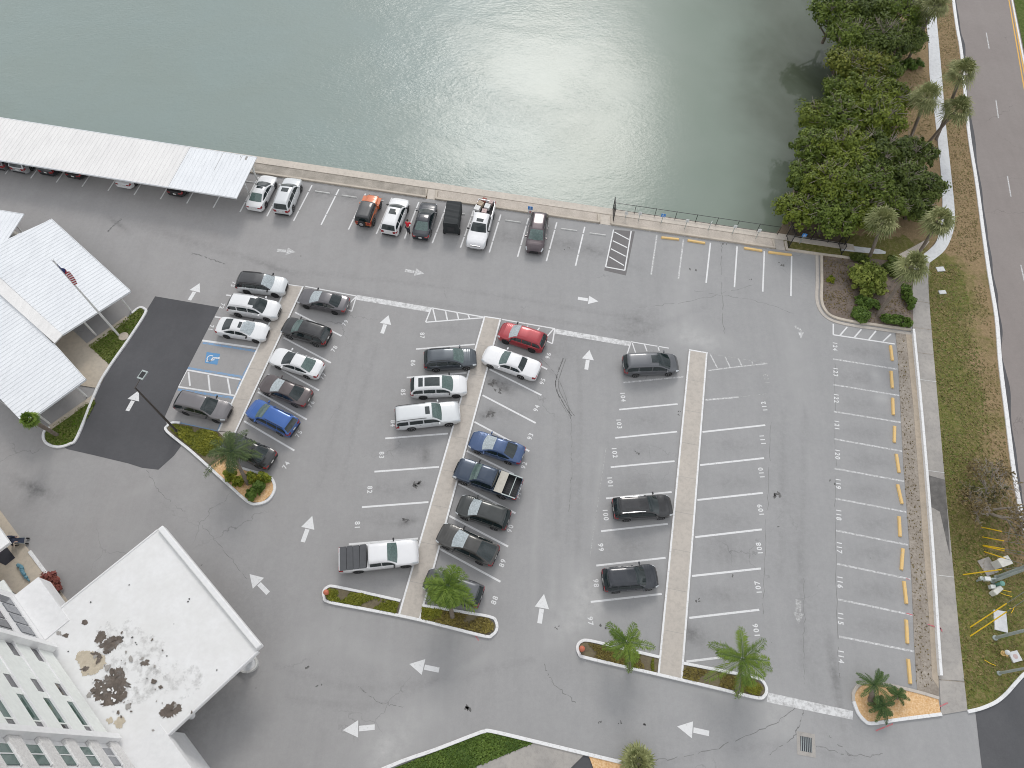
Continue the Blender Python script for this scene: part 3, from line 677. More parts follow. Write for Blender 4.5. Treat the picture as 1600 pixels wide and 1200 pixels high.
# joints of the sidewalk
for y, xa, xb in ((512,1427,1455),(551,1431,1459),(593,1433.5,1462.5),(735,1444.5,1475),(898,1457,1490),(1062,1467,1506),(470,1426,1451)):
    mb = MB(); quad_strip(mb, P2(xa,y), P2(xb,y+4), .06, .071); mb.build('sidewalk_joint', M['white_stop'] if y in (593,735,898) else M['gutter'])['kind'] = 'structure'
pxfill('dark_sidewalk_stain', [(1446,742),(1476,750),(1484,870),(1479,850),(1468,800),(1450,790)], .068, mottled('dark_algae_concrete', (.12,.115,.11), (.2,.19,.18), 1.2, 8), kind='structure')
def verge_sheet(name, pts, z, mat_, dryfn, step_=.6):
    """grass sheet with a per-vertex dryness value"""
    bm = bmesh.new(); f = bm.faces.new([bm.verts.new((p[0],p[1],z)) for p in pts]); bm.normal_update()
    if f.normal.z < 0: f.normal_flip()
    bmesh.ops.triangulate(bm, faces=bm.faces[:])
    for _ in range(5):
        es = [e for e in bm.edges if e.calc_length() > step_*1.6]
        if not es: break
        bmesh.ops.subdivide_edges(bm, edges=es, cuts=1); bmesh.ops.triangulate(bm, faces=[f for f in bm.faces if len(f.verts) > 3])
    me_ = bpy.data.meshes.new(name); bm.to_mesh(me_); bm.free()
    a = me_.attributes.new('dry', 'FLOAT', 'POINT'); a.data.foreach_set('value', [dryfn(v.co) for v in me_.vertices])
    o = link(name, me_, mat_); o['kind'] = 'structure'; return o
kerbL = [(1486,-40),(1489,0),(1495,45),(1502,87),(1512,200),(1525,285),(1535,360),(1545,430),(1556,497),(1562,570),(1572,650),(1582,730),(1592,790),(1606,860)]
kw = crom([P2(*p) for p in kerbL], 4)
def dry_v(co):
    # dry next to the road kerb, greener by the sidewalk
    best = min((Vector((co.x,co.y))-q).length for q in kw[::3])
    north = 1.0 if co.y > P(1500,400).y else 0
    return max(-.3, min(.7, (4.2-best)/4.2*.66 + north*.36))
verge_sheet('grass_verge', [P2(*p) for p in ((1456,-40),(1464,40),(1471,117),(1477,190),(1486,275),(1491,327),(1490,358),(1477,390),(1452,411),(1450,440),(1455,515),(1466,640),(1475,742),(1487,870),(1499,997),(1506,1064),(1511,1110),(1540,1102),(1565,1088),(1585,1064),(1612,1046),(1620,900))] + kw[::-1], .03, M['verge'], dry_v)
verge_sheet('grass_verge', [P2(*p) for p in ((1332,403),(1410,411),(1425,432),(1431,405),(1452,390),(1465,372),(1472,327),(1469,262),(1460,180),(1452,117),(1449,52),(1436,-40),(1395,-40),(1400,60),(1405,150),(1395,260),(1370,330),(1320,370),(1300,388))], .02, M['verge'], lambda co: .85 if co.y > P(1400,370).y else (-.25 if co.x < P(1420,380).x else .3))
pxfill('path', [(1316,383),(1374,390),(1384,394),(1383,397),(1370,397),(1314,392)], .06, M['sidewalk_white'], kind='structure', thick=.05)
pxfill('limestone_rubble', [(1404,398),(1430,384),(1448,374),(1452,378),(1432,402),(1415,407)], .05, M['sand'], kind='structure')
kerb('kerb', kw, .36, .15, M['white_kerb'])
road_r = [(1574+k_*.6, k_) for k_ in (0,)]
rdL = [Vector(p) for p in offset_line(kw, -.1, False)]
fill('road', [Vector((p.x, p.y)) for p in rdL] + [P2(1640,900), P2(1900,600), P2(1720,200), P2(1620,-40), P2(1586,-40)], .004, M['roadasphalt'], kind='structure')
# dark ragged sealant along the kerb
mb = MB(); ol = offset_line(crom([P2(*p) for p in kerbL], 12), .15, False); k_ = len(ol)
wd = [max(.10, .34+.45*(mnoise.noise(Vector((i*.11,0,3)))) ) for i in range(k_)]
ol2 = [ol[i]+(offset_line(ol, 1, False)[0]-ol[0]).normalized()*wd[i] for i in range(k_)]
mb.add([(*p, .009) for p in ol]+[(*p, .009) for p in ol2], [(i,i+1,k_+i+1,k_+i) for i in range(k_-1)])
o = mb.build('kerb_sealant', M['newasphalt']); o['kind'] = 'structure'
def road_line(a, b, w, mat_, name='road_marking'):
    mb = MB(); quad_strip(mb, P2(*a), P2(*b), w, .0085); mb.build(name, M[mat_])['kind'] = 'structure'
for a, b in (((1541,51),(1545.5,76)),((1556,156),(1560,184.5)),((1574,275),(1579.5,307)),((1595,414),(1602,446)),((1528,-30),(1531,-8))): road_line(a, b, .13, 'worn_paint')
road_line((1566,-60),(1604,160), .14, 'yellow_paint'); road_line((1570,-60),(1608,160), .14, 'yellow_paint')
pxfill('median', [(1581,-40),(1584,0),(1610,130),(1660,130),(1620,-40)], .05, M['median'], kind='structure', thick=.06)
kerb('kerb', [P2(*p) for p in ((1576,-40),(1581,0),(1606,130))], .2, .08, M['white_kerb'])
# driveway at the lower right
pxfill('driveway', [(1524,1113),(1560,1095),(1588,1066),(1620,1046),(1750,1050),(1760,1330),(1540,1330),(1534,1200)], .012, M['drive'], kind='structure')
kerb('kerb', crom([P2(*p) for p in ((1511,1112),(1532,1107),(1555,1097),(1572,1083),(1588,1065),(1604,1050),(1630,1040))], 5), .24, .14, M['white_kerb'])

# ------------------------------------------------------------------ walkways and islands in the lot
def walkway(L0, L1, R0, R1, z=.12):
    a, b, c_, d_ = (P2(*q) for q in (L0, L1, R1, R0))
    fill('walkway', [a, b, c_, d_], z, M['walk'], kind='structure', thick=.14)
    for p, q, s_ in ((a, b, 1), (d_, c_, -1)):
        t = (q-p).normalized(); n = Vector((-t.y, t.x))*.06*s_
        mb = MB(); quad_strip(mb, p+n*1.2, q+n*1.2, .15, z+.004); mb.build('walkway_edge_line', M['white_kerb'])['kind'] = 'structure'
    L_ = (b-a).length
    for f in np.arange(3.2, L_, 3.2)/L_:
        p, q = a+(b-a)*f, d_+(c_-d_)*f; mb = MB(); quad_strip(mb, p+(q-p)*.08, q-(q-p)*.08, .03, z+.0045); mb.build('walkway_joint', M['sidewalk_grey'])['kind'] = 'structure'
walkway((1076,548),(1027,1053),(1105,553),(1066,1061))
walkway((756,496),(622,962),(783,500),(657,970))
walkway((448,447),(341,674),(475,449),(369,677))
mb = MB(); quad_strip(mb, P2(1076,547.5), P2(1105.5,552.5), .13, .124); quad_strip(mb, P2(756,495.5), P2(783,499.5), .13, .124)
mb.build('walkway_edge_line', M['white_kerb'])['kind'] = 'structure'
def leafquads(mb, pts, nrm, size, rs, tint, el=1.6):
    pass
class Leaves:
    def __init__(s): s.v = []; s.f = []; s.t = []
    def quad(s, p, n, size, rs, tint, el=1.5):
        n = n.normalized(); a = n.orthogonal().normalized(); an = rs.uniform(0, 2*pi)
        b = n.cross(a); u = a*cos(an)+b*sin(an); w = n.cross(u)
        u = u*size*el*.5; w = w*size*.5; i = len(s.v)
        s.v += [tuple(p-u), tuple(p-w*.9-u*.1), tuple(p+u), tuple(p+w*.9-u*.1)]; s.f.append((i,i+1,i+2,i+3)); s.t.append(tint)
    def poly(s, pts, tint):
        i = len(s.v); s.v += [tuple(p) for p in pts]; s.f.append(tuple(range(i, i+len(pts)))); s.t.append(tint)
    def build(s, name, mat_, parent=None, loc=None):
        me_ = bpy.data.meshes.new(name); me_.from_pydata(s.v, [], s.f)
        a = me_.attributes.new('tint', 'FLOAT', 'FACE'); a.data.foreach_set('value', np.clip(s.t, 0, 1).astype(np.float32))
        return link(name, me_, mat_, parent, loc)
def in_poly(p, poly):
    c_ = False; j = len(poly)-1
    for i in range(len(poly)):
        a, b = poly[i], poly[j]
        if (a.y > p.y) != (b.y > p.y) and p.x < (b.x-a.x)*(p.y-a.y)/(b.y-a.y)+a.x: c_ = not c_
        j = i
    return c_
def groundcover(name, px, n, size, mat_, h, seed, z=.1, gaps=.0, fsc=.6):
    poly = [P2(*p) for p in px]; rs = random.Random(seed); lv = Leaves()
    x0, x1 = min(p.x for p in poly), max(p.x for p in poly); y0, y1 = min(p.y for p in poly), max(p.y for p in poly); k_ = 0; tries = 0
    while k_ < n and tries < n*30:
        tries += 1; p = Vector((rs.uniform(x0,x1), rs.uniform(y0,y1)))
        if not in_poly(p, poly): continue
        g = mnoise.noise(Vector((p.x*fsc, p.y*fsc, seed)))
        if g < gaps-.5 + rs.random()*.15: continue
        k_ += 1
        lv.quad(Vector((p.x, p.y, z+rs.random()*h*(.6+g))), Vector((rs.gauss(0,.5), rs.gauss(0,.5), 1)), size*rs.uniform(.6,1.3), rs, .45+g*.6+rs.gauss(0,.22))
    o = lv.build(name, LEAF[mat_]); o['kind'] = 'stuff'; return o
def island(px, soil, closed=True, curb=None, w=.24, n=4):
    pl = [P2(*p) for p in px]
    fill('planting_bed', pl, .08, M[soil], kind='structure')
    kerb('kerb', curb or crom(pl, n, True), w, .16, M['white_kerb'], closed if curb is None else False)
cdL = [(512,940),(506,931),(507,922),(514,917),(524,917),(570,925),(626,938.5),(621,961.5),(570,951)]
fill('planting_bed', [P2(*p) for p in cdL], .09, M['bedsoil'], kind='structure')
kerb('kerb', crom([P2(*p) for p in ((626,939),(570,926.5),(524,917),(513,917.5),(506.5,924),(507,933),(514,941),(570,952),(640,965.5),(700,980),(758,994.5),(769,992.5),(776,984),(775,972),(765,964),(710,954.5),(660,946.5))], 4), .22, .17, M['white_kerb'])
fill('planting_bed', [P2(*p) for p in ((660,947),(710,956),(764,966),(774,975),(772,987),(760,993),(700,980),(657,970))], .09, M['bedsoil'], kind='structure')
fill('planting_bed', [P2(*p) for p in ((1030,1027),(960,1012),(918,1002),(905,1006),(903,1016),(910,1025),(960,1038),(1026,1053))], .09, M['bedsoil'], kind='structure')
fill('planting_bed', [P2(*p) for p in ((1067,1038),(1120,1049),(1180,1061),(1194,1072),(1194,1084),(1184,1089),(1130,1077),(1064,1062))], .09, M['bedsoil'], kind='structure')
kerb('kerb', crom([P2(*p) for p in ((1030,1027),(970,1013),(922,1001.5),(908,1002.5),(902,1011),(905,1022),(914,1027.5),(980,1043),(1062,1062),(1130,1078),(1182,1090.5),(1193,1088),(1197,1078),(1192,1066),(1180,1059),(1120,1047),(1067,1036.5))], 4), .22, .17, M['white_kerb'])
groundcover('groundcover', [(514,938),(509,928),(516,921),(570,930),(622,942),(618,958),(570,948)], 2600, .15, 'cover', .22, 3, gaps=.12)
groundcover('groundcover', [(660,949),(710,958),(764,968),(771,976),(770,985),(758,990),(700,977),(659,967)], 1500, .14, 'coverdry', .15, 5, gaps=.3)
groundcover('groundcover', [(660,949),(690,954),(690,974),(659,967)], 500, .15, 'cover', .18, 15, gaps=.3)
groundcover('groundcover', [(1027,1030),(960,1015),(920,1006),(908,1010),(912,1023),(960,1035),(1024,1050)], 1500, .14, 'coverdry', .14, 8, gaps=.35)
groundcover('groundcover', [(1020,1030),(985,1022),(985,1041),(1020,1049)], 420, .15, 'cover', .16, 18, gaps=.25)
groundcover('groundcover', [(1069,1041),(1120,1052),(1178,1064),(1190,1074),(1184,1086),(1130,1074),(1067,1060)], 1500, .14, 'coverdry', .14, 9, gaps=.3)
groundcover('groundcover', [(1165,1064),(1185,1068),(1191,1076),(1184,1086),(1165,1081)], 450, .15, 'cover', .16, 19, gaps=.2)
# island at the lower end of the left walkway
isA = [(263,675),(262,665),(272,660.5),(300,666),(341,675),(362,694),(352,712),(330,728),(300,705)]
fill('planting_bed', [P2(*p) for p in isA], .09, M['bedsoil'], kind='structure')
fill('planting_bed', [P2(*p) for p in ((341,675),(369,677),(372,731),(352,712),(362,694))], .10, M['walk'], kind='structure')
fill('planting_bed', [P2(*p) for p in ((330,729),(352,711),(376,733),(415,743),(428,757),(427,770),(410,786),(391,785),(357,756))], .095, M['woodchip'], kind='structure')
kerb('kerb', crom([P2(*p) for p in ((282,661.5),(271,661),(262.5,666),(262,675),(300,706),(356,756.5),(388,784.5),(402,788),(418,783),(428,770),(429,757),(421,745),(398,738),(374,731))], 4), .22, .17, M['white_kerb'])
groundcover('groundcover', [(268,672),(270,664),(300,669),(338,677),(352,692),(345,710),(330,722),(300,700)], 3300, .15, 'cover', .28, 21, gaps=.1)
# bottom right island of wood chips
isR = [(1332,1090),(1333,1080),(1340,1072),(1352,1067),(1375,1069),(1432,1082),(1465,1092),(1469,1114),(1430,1120),(1395,1124),(1372,1127),(1360,1129),(1350,1125),(1340,1112)]
fill('planting_bed', [P2(*p) for p in isR], .09, M['woodchip'], kind='structure')
kerb('kerb', crom([P2(*p) for p in ((1466,1091),(1432,1081),(1375,1068),(1350,1067),(1339,1073),(1332.5,1084),(1333,1096))], 4), .22, .16, M['walk'])
kerb('kerb', crom([P2(*p) for p in ((1333,1096),(1340,1114),(1350,1126),(1361,1130.5),(1395,1125.5),(1430,1121),(1470,1116))], 4), .24, .16, M['white_kerb'])
# flagpole island and entrance path between the carports
fill('lawn', [P2(*p) for p in ((220,481),(226,487),(222,498),(173,571),(139,541),(200,497))], .07, M['lawn'], kind='structure')
fill('lawn', [P2(*p) for p in ((145,624),(150,630),(120,683),(108,694),(86,697),(72,688),(72,674),(80,668))], .07, M['lawn'], kind='structure')
fill('entrance_path', [P2(*p) for p in ((60,520),(116,518),(173,572),(154,607),(110,600),(70,556))], .075, M['walk_cream'], kind='structure', thick=.06)
kerb('kerb', crom([P2(*p) for p in ((207,490),(218,481.5),(226,483),(227,491),(200,533),(172,573),(152,608),(122,682),(110,694),(92,699),(76,695),(69,686),(70,675),(79,668))], 5), .22, .16, M['white_kerb'])
kerb('kerb', [P2(*p) for p in ((200,497),(138,541))], .55, .12, M['walk_cream']); kerb('kerb', [P2(*p) for p in ((147,621),(79,669))], .5, .12, M['walk_cream'])
# bottom centre lawn, drive and beds
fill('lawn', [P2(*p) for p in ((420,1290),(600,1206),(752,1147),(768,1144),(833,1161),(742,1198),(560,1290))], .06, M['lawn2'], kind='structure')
fill('entrance_path', [P2(*p) for p in ((834,1161),(850,1163),(914,1178),(800,1290),(560,1290),(742,1199))], .06, M['sidewalk_grey'], kind='structure')
fill('asphalt_overlay', [P2(*p) for p in ((914,1178),(920,1181),(960,1290),(800,1290))], .012, M['newasphalt'], kind='structure')
fill('planting_bed', [P2(*p) for p in ((919,1179),(974,1192),(1040,1206),(1200,1240),(1200,1290),(960,1290))], .08, M['woodchip'], kind='structure')
kerb('kerb', crom([P2(*p) for p in ((410,1290),(600,1201),(680,1171.5),(745,1146.5),(757,1143),(770,1143),(850,1162),(970,1191),(1060,1212),(1200,1244))], 4), .24, .16, M['white_kerb'])
# cream walk along the building on the left
fill('entrance_path', [P2(*p) for p in ((-40,745),(0,797),(30,838),(48,863),(112,946),(90,975),(-40,880))], .10, M['walk_cream'], kind='structure', thick=.1)
kerb('kerb', [P2(*p) for p in ((47,862),(80,906),(92,923))], .25, .16, M['white_kerb'])
# ------------------------------------------------------------------ vehicles
def smooth1(a, k):
    for _ in range(k):
        b = a.copy(); b[1:-1] = (a[:-2]+2*a[1:-1]+a[2:])/4; a = b
    return a
# fractions of the length for x, metres for z
KIND = {
 'sedan': dict(w=1.84, top=[(-.5,.86),(-.485,.95),(-.34,1.02),(.20,.96),(.40,.86),(.475,.74),(.5,.62)], cab=[(.235,.93),(.06,1.36),(.0,1.425),(-.08,1.445),(-.17,1.41),(-.36,1.03)], r=.33, ax=(.305,-.285), roofw=.70, belt=.97, bow=.16),
 'suv': dict(w=1.90, top=[(-.5,.95),(-.485,1.06),(-.34,1.10),(.20,1.08),(.40,1.00),(.47,.88),(.5,.72)], cab=[(.245,1.05),(.115,1.56),(.06,1.64),(-.1,1.69),(-.36,1.63),(-.42,1.57),(-.488,1.10)], r=.36, ax=(.30,-.285), roofw=.75, belt=1.08, bow=.14),
 'van': dict(w=1.96, top=[(-.5,.90),(-.485,1.02),(-.34,1.06),(.26,1.04),(.42,.92),(.475,.80),(.5,.64)], cab=[(.32,1.0),(.15,1.58),(.09,1.66),(-.1,1.71),(-.38,1.66),(-.44,1.60),(-.49,1.06)], r=.34, ax=(.31,-.29), roofw=.77, belt=1.05, bow=.2),
 'longsuv': dict(w=2.02, top=[(-.5,1.0),(-.49,1.14),(-.34,1.16),(.20,1.16),(.42,1.10),(.485,1.0),(.5,.78)], cab=[(.215,1.13),(.115,1.72),(.07,1.80),(-.1,1.85),(-.44,1.83),(-.475,1.78),(-.495,1.16)], r=.38, ax=(.315,-.27), roofw=.80, belt=1.15, bow=.1),
 'coupe': dict(w=1.92, top=[(-.5,.98),(-.485,1.06),(-.34,1.10),(.18,1.04),(.38,.94),(.47,.80),(.5,.66)], cab=[(.225,1.0),(.04,1.47),(-.03,1.535),(-.12,1.54),(-.24,1.46),(-.45,1.10)], r=.36, ax=(.30,-.29), roofw=.68, belt=1.06, bow=.2),
 'bigsedan': dict(w=1.98, top=[(-.5,.84),(-.488,.96),(-.34,1.0),(.16,.97),(.44,.90),(.488,.80),(.5,.62)], cab=[(.185,.94),(.065,1.37),(.01,1.43),(-.08,1.445),(-.165,1.40),(-.255,1.01)], r=.34, ax=(.315,-.245), roofw=.72, belt=.96, bow=.12),
 'pickup': dict(w=2.02, top=[(-.5,1.22),(-.14,1.22),(.20,1.20),(.42,1.14),(.487,1.05),(.5,.8)], cab=[(.235,1.17),(.15,1.74),(.115,1.81),(.02,1.86),(-.09,1.83),(-.115,1.78),(-.135,1.2)], r=.41, ax=(.325,-.275), roofw=.76, belt=1.2, bow=.1, bed=(-.15,-.487,.72)),
 'jeep': dict(w=1.68, top=[(-.5,1.0),(-.49,1.10),(.16,1.12),(.42,1.04),(.47,1.0),(.5,.75)], cab=[(.135,1.1),(.095,1.66),(.06,1.74),(-.1,1.78),(-.44,1.77),(-.478,1.72),(-.492,1.1)], r=.42, ax=(.30,-.29), roofw=.86, belt=1.1, bow=.03),
}
_tyre = {}
def tyre_mesh(r, style):
    key = (round(r,2), style)
    if key in _tyre: return _tyre[key]
    Mr = Matrix.Rotation(pi/2, 3, 'X'); w = .23
    a = MB(); a.lathe([(r*.70,-w/2),(r*.93,-w/2),(r,-w/2+.04),(r,w/2-.04),(r*.93,w/2),(r*.70,w/2)], 20, M=Mr); am = a.mesh('tyre', 35)
    b = MB(); b.lathe([(r*.71,w/2-.05),(r*.71,w/2+.0),(r*.66,w/2+.004),(r*.62,w/2-.035)], 20, M=Mr)
    b.lathe([(.05,w/2-.03),(.05,w/2+.005)], 10, M=Mr)
    for i in range(5 if style != 'dark' else 6):
        t = 2*pi*i/(5 if style != 'dark' else 6)
        b.box((cos(t)*r*.36, -(w/2-.016), sin(t)*r*.36), (r*.58, .03, r*.16), M=Matrix.Rotation(-t, 3, 'Y'))
    bm_ = b.mesh('rim', 35)
    am.materials.append(M['tyre']); bm_.materials.append(M['rim'] if style == 'bright' else M['rimdark'])
    _tyre[key] = (am, bm_); return _tyre[key]
PAINTS = {}
def car(name, label, F, R_, kind, paint_, roof=None, rim='bright', rails=None, sunroof=None, shade=False, L_=None, cover=None, H_=1.0, wide=1.0, third=True, group='vehicles parked in the open lot', fix=None, plate=True, cat=None, hood=None):
    K = KIND[kind]; hz = .62 if kind not in ('pickup','longsuv') else .75
    a, b = P(*F, hz), P(*R_, hz); c = (a+b)/2; dirv = (a-b); L = L_ or dirv.length*1.0
    if fix == 'rear': c = b + dirv.normalized()*L/2
    if fix == 'front': c = a - dirv.normalized()*L/2
    rz = atan2(dirv.y, dirv.x)
    root = empty(name, (c.x, c.y, 0), rz, label, cat or {'sedan':'car','bigsedan':'car','coupe':'car','suv':'SUV','van':'minivan','longsuv':'SUV','pickup':'pickup truck','jeep':'off-road car'}[kind], group)
    Wd = K['w']*wide; hw = Wd/2; r = K['r']; zs = H_
    bp = PAINTS[paint_]
    xs = np.unique(np.concatenate([np.linspace(-.5, .5, 57)*L] + [q*L+np.linspace(-r*1.18, r*1.18, 17) for q in K['ax']] + ([np.array([K['bed'][0]*L, K['bed'][0]*L-.01, K['bed'][1]*L, K['bed'][1]*L-.01])] if 'bed' in K else [])))
    tp = sorted(K['top']); zt = smooth1(np.interp(xs/L, [q[0] for q in tp], [q[1] for q in tp]), 2)*zs
    fx = np.abs(xs)/(L/2); pa = np.where(xs > 0, .24, .13) if kind not in ('pickup','jeep','longsuv') else np.where(xs > 0, .13, .05)
    Wx = hw*(1-pa*np.clip((fx-.72)/.28, 0, 1)**2.4)
    if kind == 'jeep': Wx = Wx*np.where(xs > .14*L, .80, 1.0)
    sill = .26 if kind not in ('pickup','jeep','longsuv') else .40
    zb = np.full_like(xs, sill); zb = zb + .12*np.clip((fx-.86)/.14, 0, 1)
    for q in K['ax']:
        d = np.abs(xs-q*L); ra = r*1.14
        zb = np.where(d < ra, np.maximum(zb, r+np.sqrt(np.clip(ra**2-d**2, 0, None))*.98), zb)
    zb = np.minimum(zb, zt-.12)
    rings = []; nR = 8
    for i, x in enumerate(xs):
        h = zt[i]-zb[i]; w = Wx[i]; cr_ = .05
        half = [(.945*w, zb[i]), (.985*w, zb[i]+.16*h), (1.0*w, zb[i]+.55*h), (.985*w, zb[i]+.82*h), (.935*w, zt[i]-.015), (.86*w, zt[i]+.012), (.5*w, zt[i]+cr_*.8), (0, zt[i]+cr_)]
        if 'bed' in K and K['bed'][1]*L <= x <= K['bed'][0]*L:
            half[5] = (.875*w, zt[i]-.012); half[6] = (.865*w, K['bed'][2]); half[7] = (0, K['bed'][2])
        if 'bed' in K and x < K['bed'][1]*L: half[6] = (.5*w, zt[i]); half[7] = (0, zt[i])
        rings.append(half)
    def bs(x, t, s):
        """point on the body side, x in metres, t = ring parameter 0..7, s = +-1"""
        i = int(np.clip(np.searchsorted(xs, x)-1, 0, len(xs)-2)); f = (x-xs[i])/(xs[i+1]-xs[i]); j = int(min(6, t)); g = t-j
        q = [rings[i+e][j+k_] for e in (0,1) for k_ in (0,1)]
        y = (1-f)*((1-g)*q[0][0]+g*q[1][0])+f*((1-g)*q[2][0]+g*q[3][0]); z = (1-f)*((1-g)*q[0][1]+g*q[1][1])+f*((1-g)*q[2][1]+g*q[3][1])
        return Vector((x, s*y, z))
    mb = MB(); vs = []
    for x, half in zip(xs, rings): vs += [(x, y, z) for y, z in half] + [(x, -y, z) for y, z in half[-2::-1]]
    n = 2*nR-1; k_ = len(xs)
    fs = [(i*n+j, i*n+j+1, (i+1)*n+j+1, (i+1)*n+j) for i in range(k_-1) for j in range(n-1)]
    fs += [((k_-1)*n+j, (k_-1)*n+j+1, (k_-1)*n+n-2-j, (k_-1)*n+n-1-j) for j in range(nR-1)]
    fs += [(j+1, j, n-1-j, n-2-j) for j in range(nR-1)]
    mb.add(vs, fs); body = mb.build('body', bp, root, smooth=38)
    # underside closes the wheel wells
    u = MB(); u.box((0,0,.46*zs), (L*.93, 2*(hw-.27), .5)); u.box((0,0,.36), (L*.30, 2*(hw-.1), .2)); u.build('underbody', M['black'], root)
    # cabin
    pf = K['cab']; px_, pz = np.array([q[0] for q in pf])*L, np.array([q[1] for q in pf])*zs
    sl = np.concatenate([[0], np.cumsum(np.hypot(np.diff(px_), np.diff(pz)))]); ss = np.linspace(0, sl[-1], 41)
    cx_ = smooth1(np.interp(ss, sl, px_), 2); cz = smooth1(np.interp(ss, sl, pz), 2); zbelt = K['belt']*zs; zmax = cz.max()
    wbelt = hw*.925; wroof = hw*K['roofw']
    cw = wbelt+(wroof-wbelt)*np.clip((cz-zbelt+.03)/(zmax-zbelt), 0, 1)**.9
    imax = int(np.argmax(cz)); bow = K['bow']
    def cs(s, q, off=0.0):
        def raw(s, q):
            x = np.interp(s, np.linspace(0,1,41), cx_); z = np.interp(s, np.linspace(0,1,41), cz); w = np.interp(s, np.linspace(0,1,41), cw)
            fh = 1-np.clip((z-zbelt)/(zmax-zbelt), 0, 1)
            xb = bow*(1-q*q)*fh*(1 if s < imax/40 else -.5)
            drop = .045*abs(q)**3+.07*max(0, abs(q)-.86)/.14*(1-fh)
            return Vector((x+xb, q*w, z-drop))
        p = raw(s, q)
        if off:
            e = .01; du = raw(min(1,s+e), q)-raw(max(0,s-e), q); dv = raw(s, q+e)-raw(s, q-e); nn = du.cross(dv).normalized()
            if nn.z < 0: nn = -nn
            p = p+nn*off
        return p
    qs = (-1,-.93,-.86,-.6,-.3,0,.3,.6,.86,.93,1); sv_ = np.linspace(0, 1, 41); mb = MB(); vs = []
    for s in sv_: vs += [cs(s, q) for q in qs]
    n = len(qs); fs = [(i*n+j, i*n+j+1, (i+1)*n+j+1, (i+1)*n+j) for i in range(40) for j in range(n-1)]
    base = len(vs); zl = zbelt-.12
    for sgn, col in ((-1,0),(1,n-1)):
        st0 = len(vs)
        for i, s in enumerate(sv_): p = vs[i*n+col]; vs.append(Vector((p[0], sgn*max(wbelt*.0+abs(p[1]), wbelt), min(zl, p[2]))))
        for i in range(40):
            f_ = (i*n+col, (i+1)*n+col, st0+i+1, st0+i); fs.append(f_ if sgn > 0 else f_[::-1])
    mb.add(vs, fs); cabin = mb.build('cabin', PAINTS.get(roof or paint_, bp), root, smooth=40)
    if cabin.data.polygons[200].normal.z < 0: cabin.data.flip_normals()
    def patch(name_, fn, nu_, nv_, mat_, parent=root):
        mb = MB(); v_ = [fn(i/nu_, j/nv_) for i in range(nu_+1) for j in range(nv_+1)]
        mb.add(v_, [(i*(nv_+1)+j, i*(nv_+1)+j+1, (i+1)*(nv_+1)+j+1, (i+1)*(nv_+1)+j) for i in range(nu_) for j in range(nv_)])
        return mb.build(name_, mat_, parent, smooth=60)
    def s_at(z, front=True):
        rng_ = range(0, imax) if front else range(40, imax, -1)
        for i in rng_:
            j = i+1 if front else i-1
            if cz[i] <= z <= cz[j]: return (i+(j-i)*(z-cz[i])/(cz[j]-cz[i]+1e-9))/40
        return 0 if front else 1
    hcab = zmax-zbelt
    s0, s1 = s_at(zbelt+.03*hcab), s_at(zbelt+(.90 if kind != 'jeep' else .84)*hcab)
    wn = patch('windshield', lambda a_, b_: cs(s0+(s1-s0)*a_, -.88+1.76*b_, .012), 6, 10, M['sunscreen'] if shade == True else (M['greenglass'] if shade == 'green' else M['carglass']))
    e0, e1 = s_at(zbelt+.07*hcab, False), s_at(zbelt+(.88 if kind in ('sedan','bigsedan','coupe') else .74)*hcab, False)
    patch('rear_window', lambda a_, b_: cs(e1+(e0-e1)*a_, -.84+1.68*b_, .012), 6, 8, M['greenglass'] if shade == 'rear' else M['carglass'])
    # side windows
    xf, xr = cx_[::-1], None
    def side(x, v, s, off=.012):
        i_ = np.interp(x, cx_[::-1], np.arange(40, -1, -1)); p = cs(i_/40, s*1.0)
        lo = Vector((x, s*wbelt, zbelt-.02)); q = lo+(p-lo)*v; nn = Vector((0, s*(p.z-lo.z), abs(lo.y)-abs(p.y))).normalized(); return q+nn*off
    xa = np.interp(s_at(zbelt+.22*hcab), np.linspace(0,1,41), cx_)-.05; xe_ = np.interp(s_at(zbelt+.30*hcab, False), np.linspace(0,1,41), cx_)+.10
    if kind == 'pickup': xe_ += .05
    cuts = {3: [(0,.36),(.39,.70),(.74,1)], 2: [(0,.50),(.54,1)]}[3 if (third and kind in ('suv','van','longsuv','jeep')) else 2]
    for s in (1,-1):
        for c0, c1 in cuts:
            x0, x1 = xa+(xe_-xa)*c0, xa+(xe_-xa)*c1
            patch('side_window', lambda a_, b_: side(x0+(x1-x0)*a_, .10+.74*b_, s), 6, 3, M['carglass'])
    # lamps, grille, plate, mirrors, handles
    zf = float(np.interp(.47*L, xs, zt)); zr = float(np.interp(-.48*L, xs, zt))
    for s in (1,-1):
        if kind == 'jeep':
            h_ = MB(); h_.lathe([(.0,0),(.10,.0),(.09,.04),(.0,.05)], 12, (L/2-.01, s*.42, .88), M=Matrix.Rotation(pi/2,3,'Y')); h_.build('headlight', M['lamp'], root)
        else:
            patch('headlight', lambda a_, b_: bs(L*(.425+.066*a_), 2.9+1.9*b_, s)+Vector((.012*a_, s*.014, .012)), 4, 4, M['lamp'])
        t_ = MB(); tx0 = -.497*L
        y_ = .93*np.interp(-.49*L, xs, Wx)
        hgt = (.14 if kind in ('sedan','bigsedan','coupe') else .26)
        patch('taillight', lambda a_, b_: bs(-L*(.4985-.055*a_), (2.5+1.9*b_), s)+Vector((-.014, s*.014, .004)), 4, 3, M['tail'])
        t_.box((-L/2-.005, s*y_*.78, zr-.04-hgt/2), (.05, y_*.34, hgt)); t_.build('taillight', M['tail'], root)
        mi_ = MB(); mx_ = np.interp(s_at(zbelt+.16*hcab), np.linspace(0,1,41), cx_)-.10
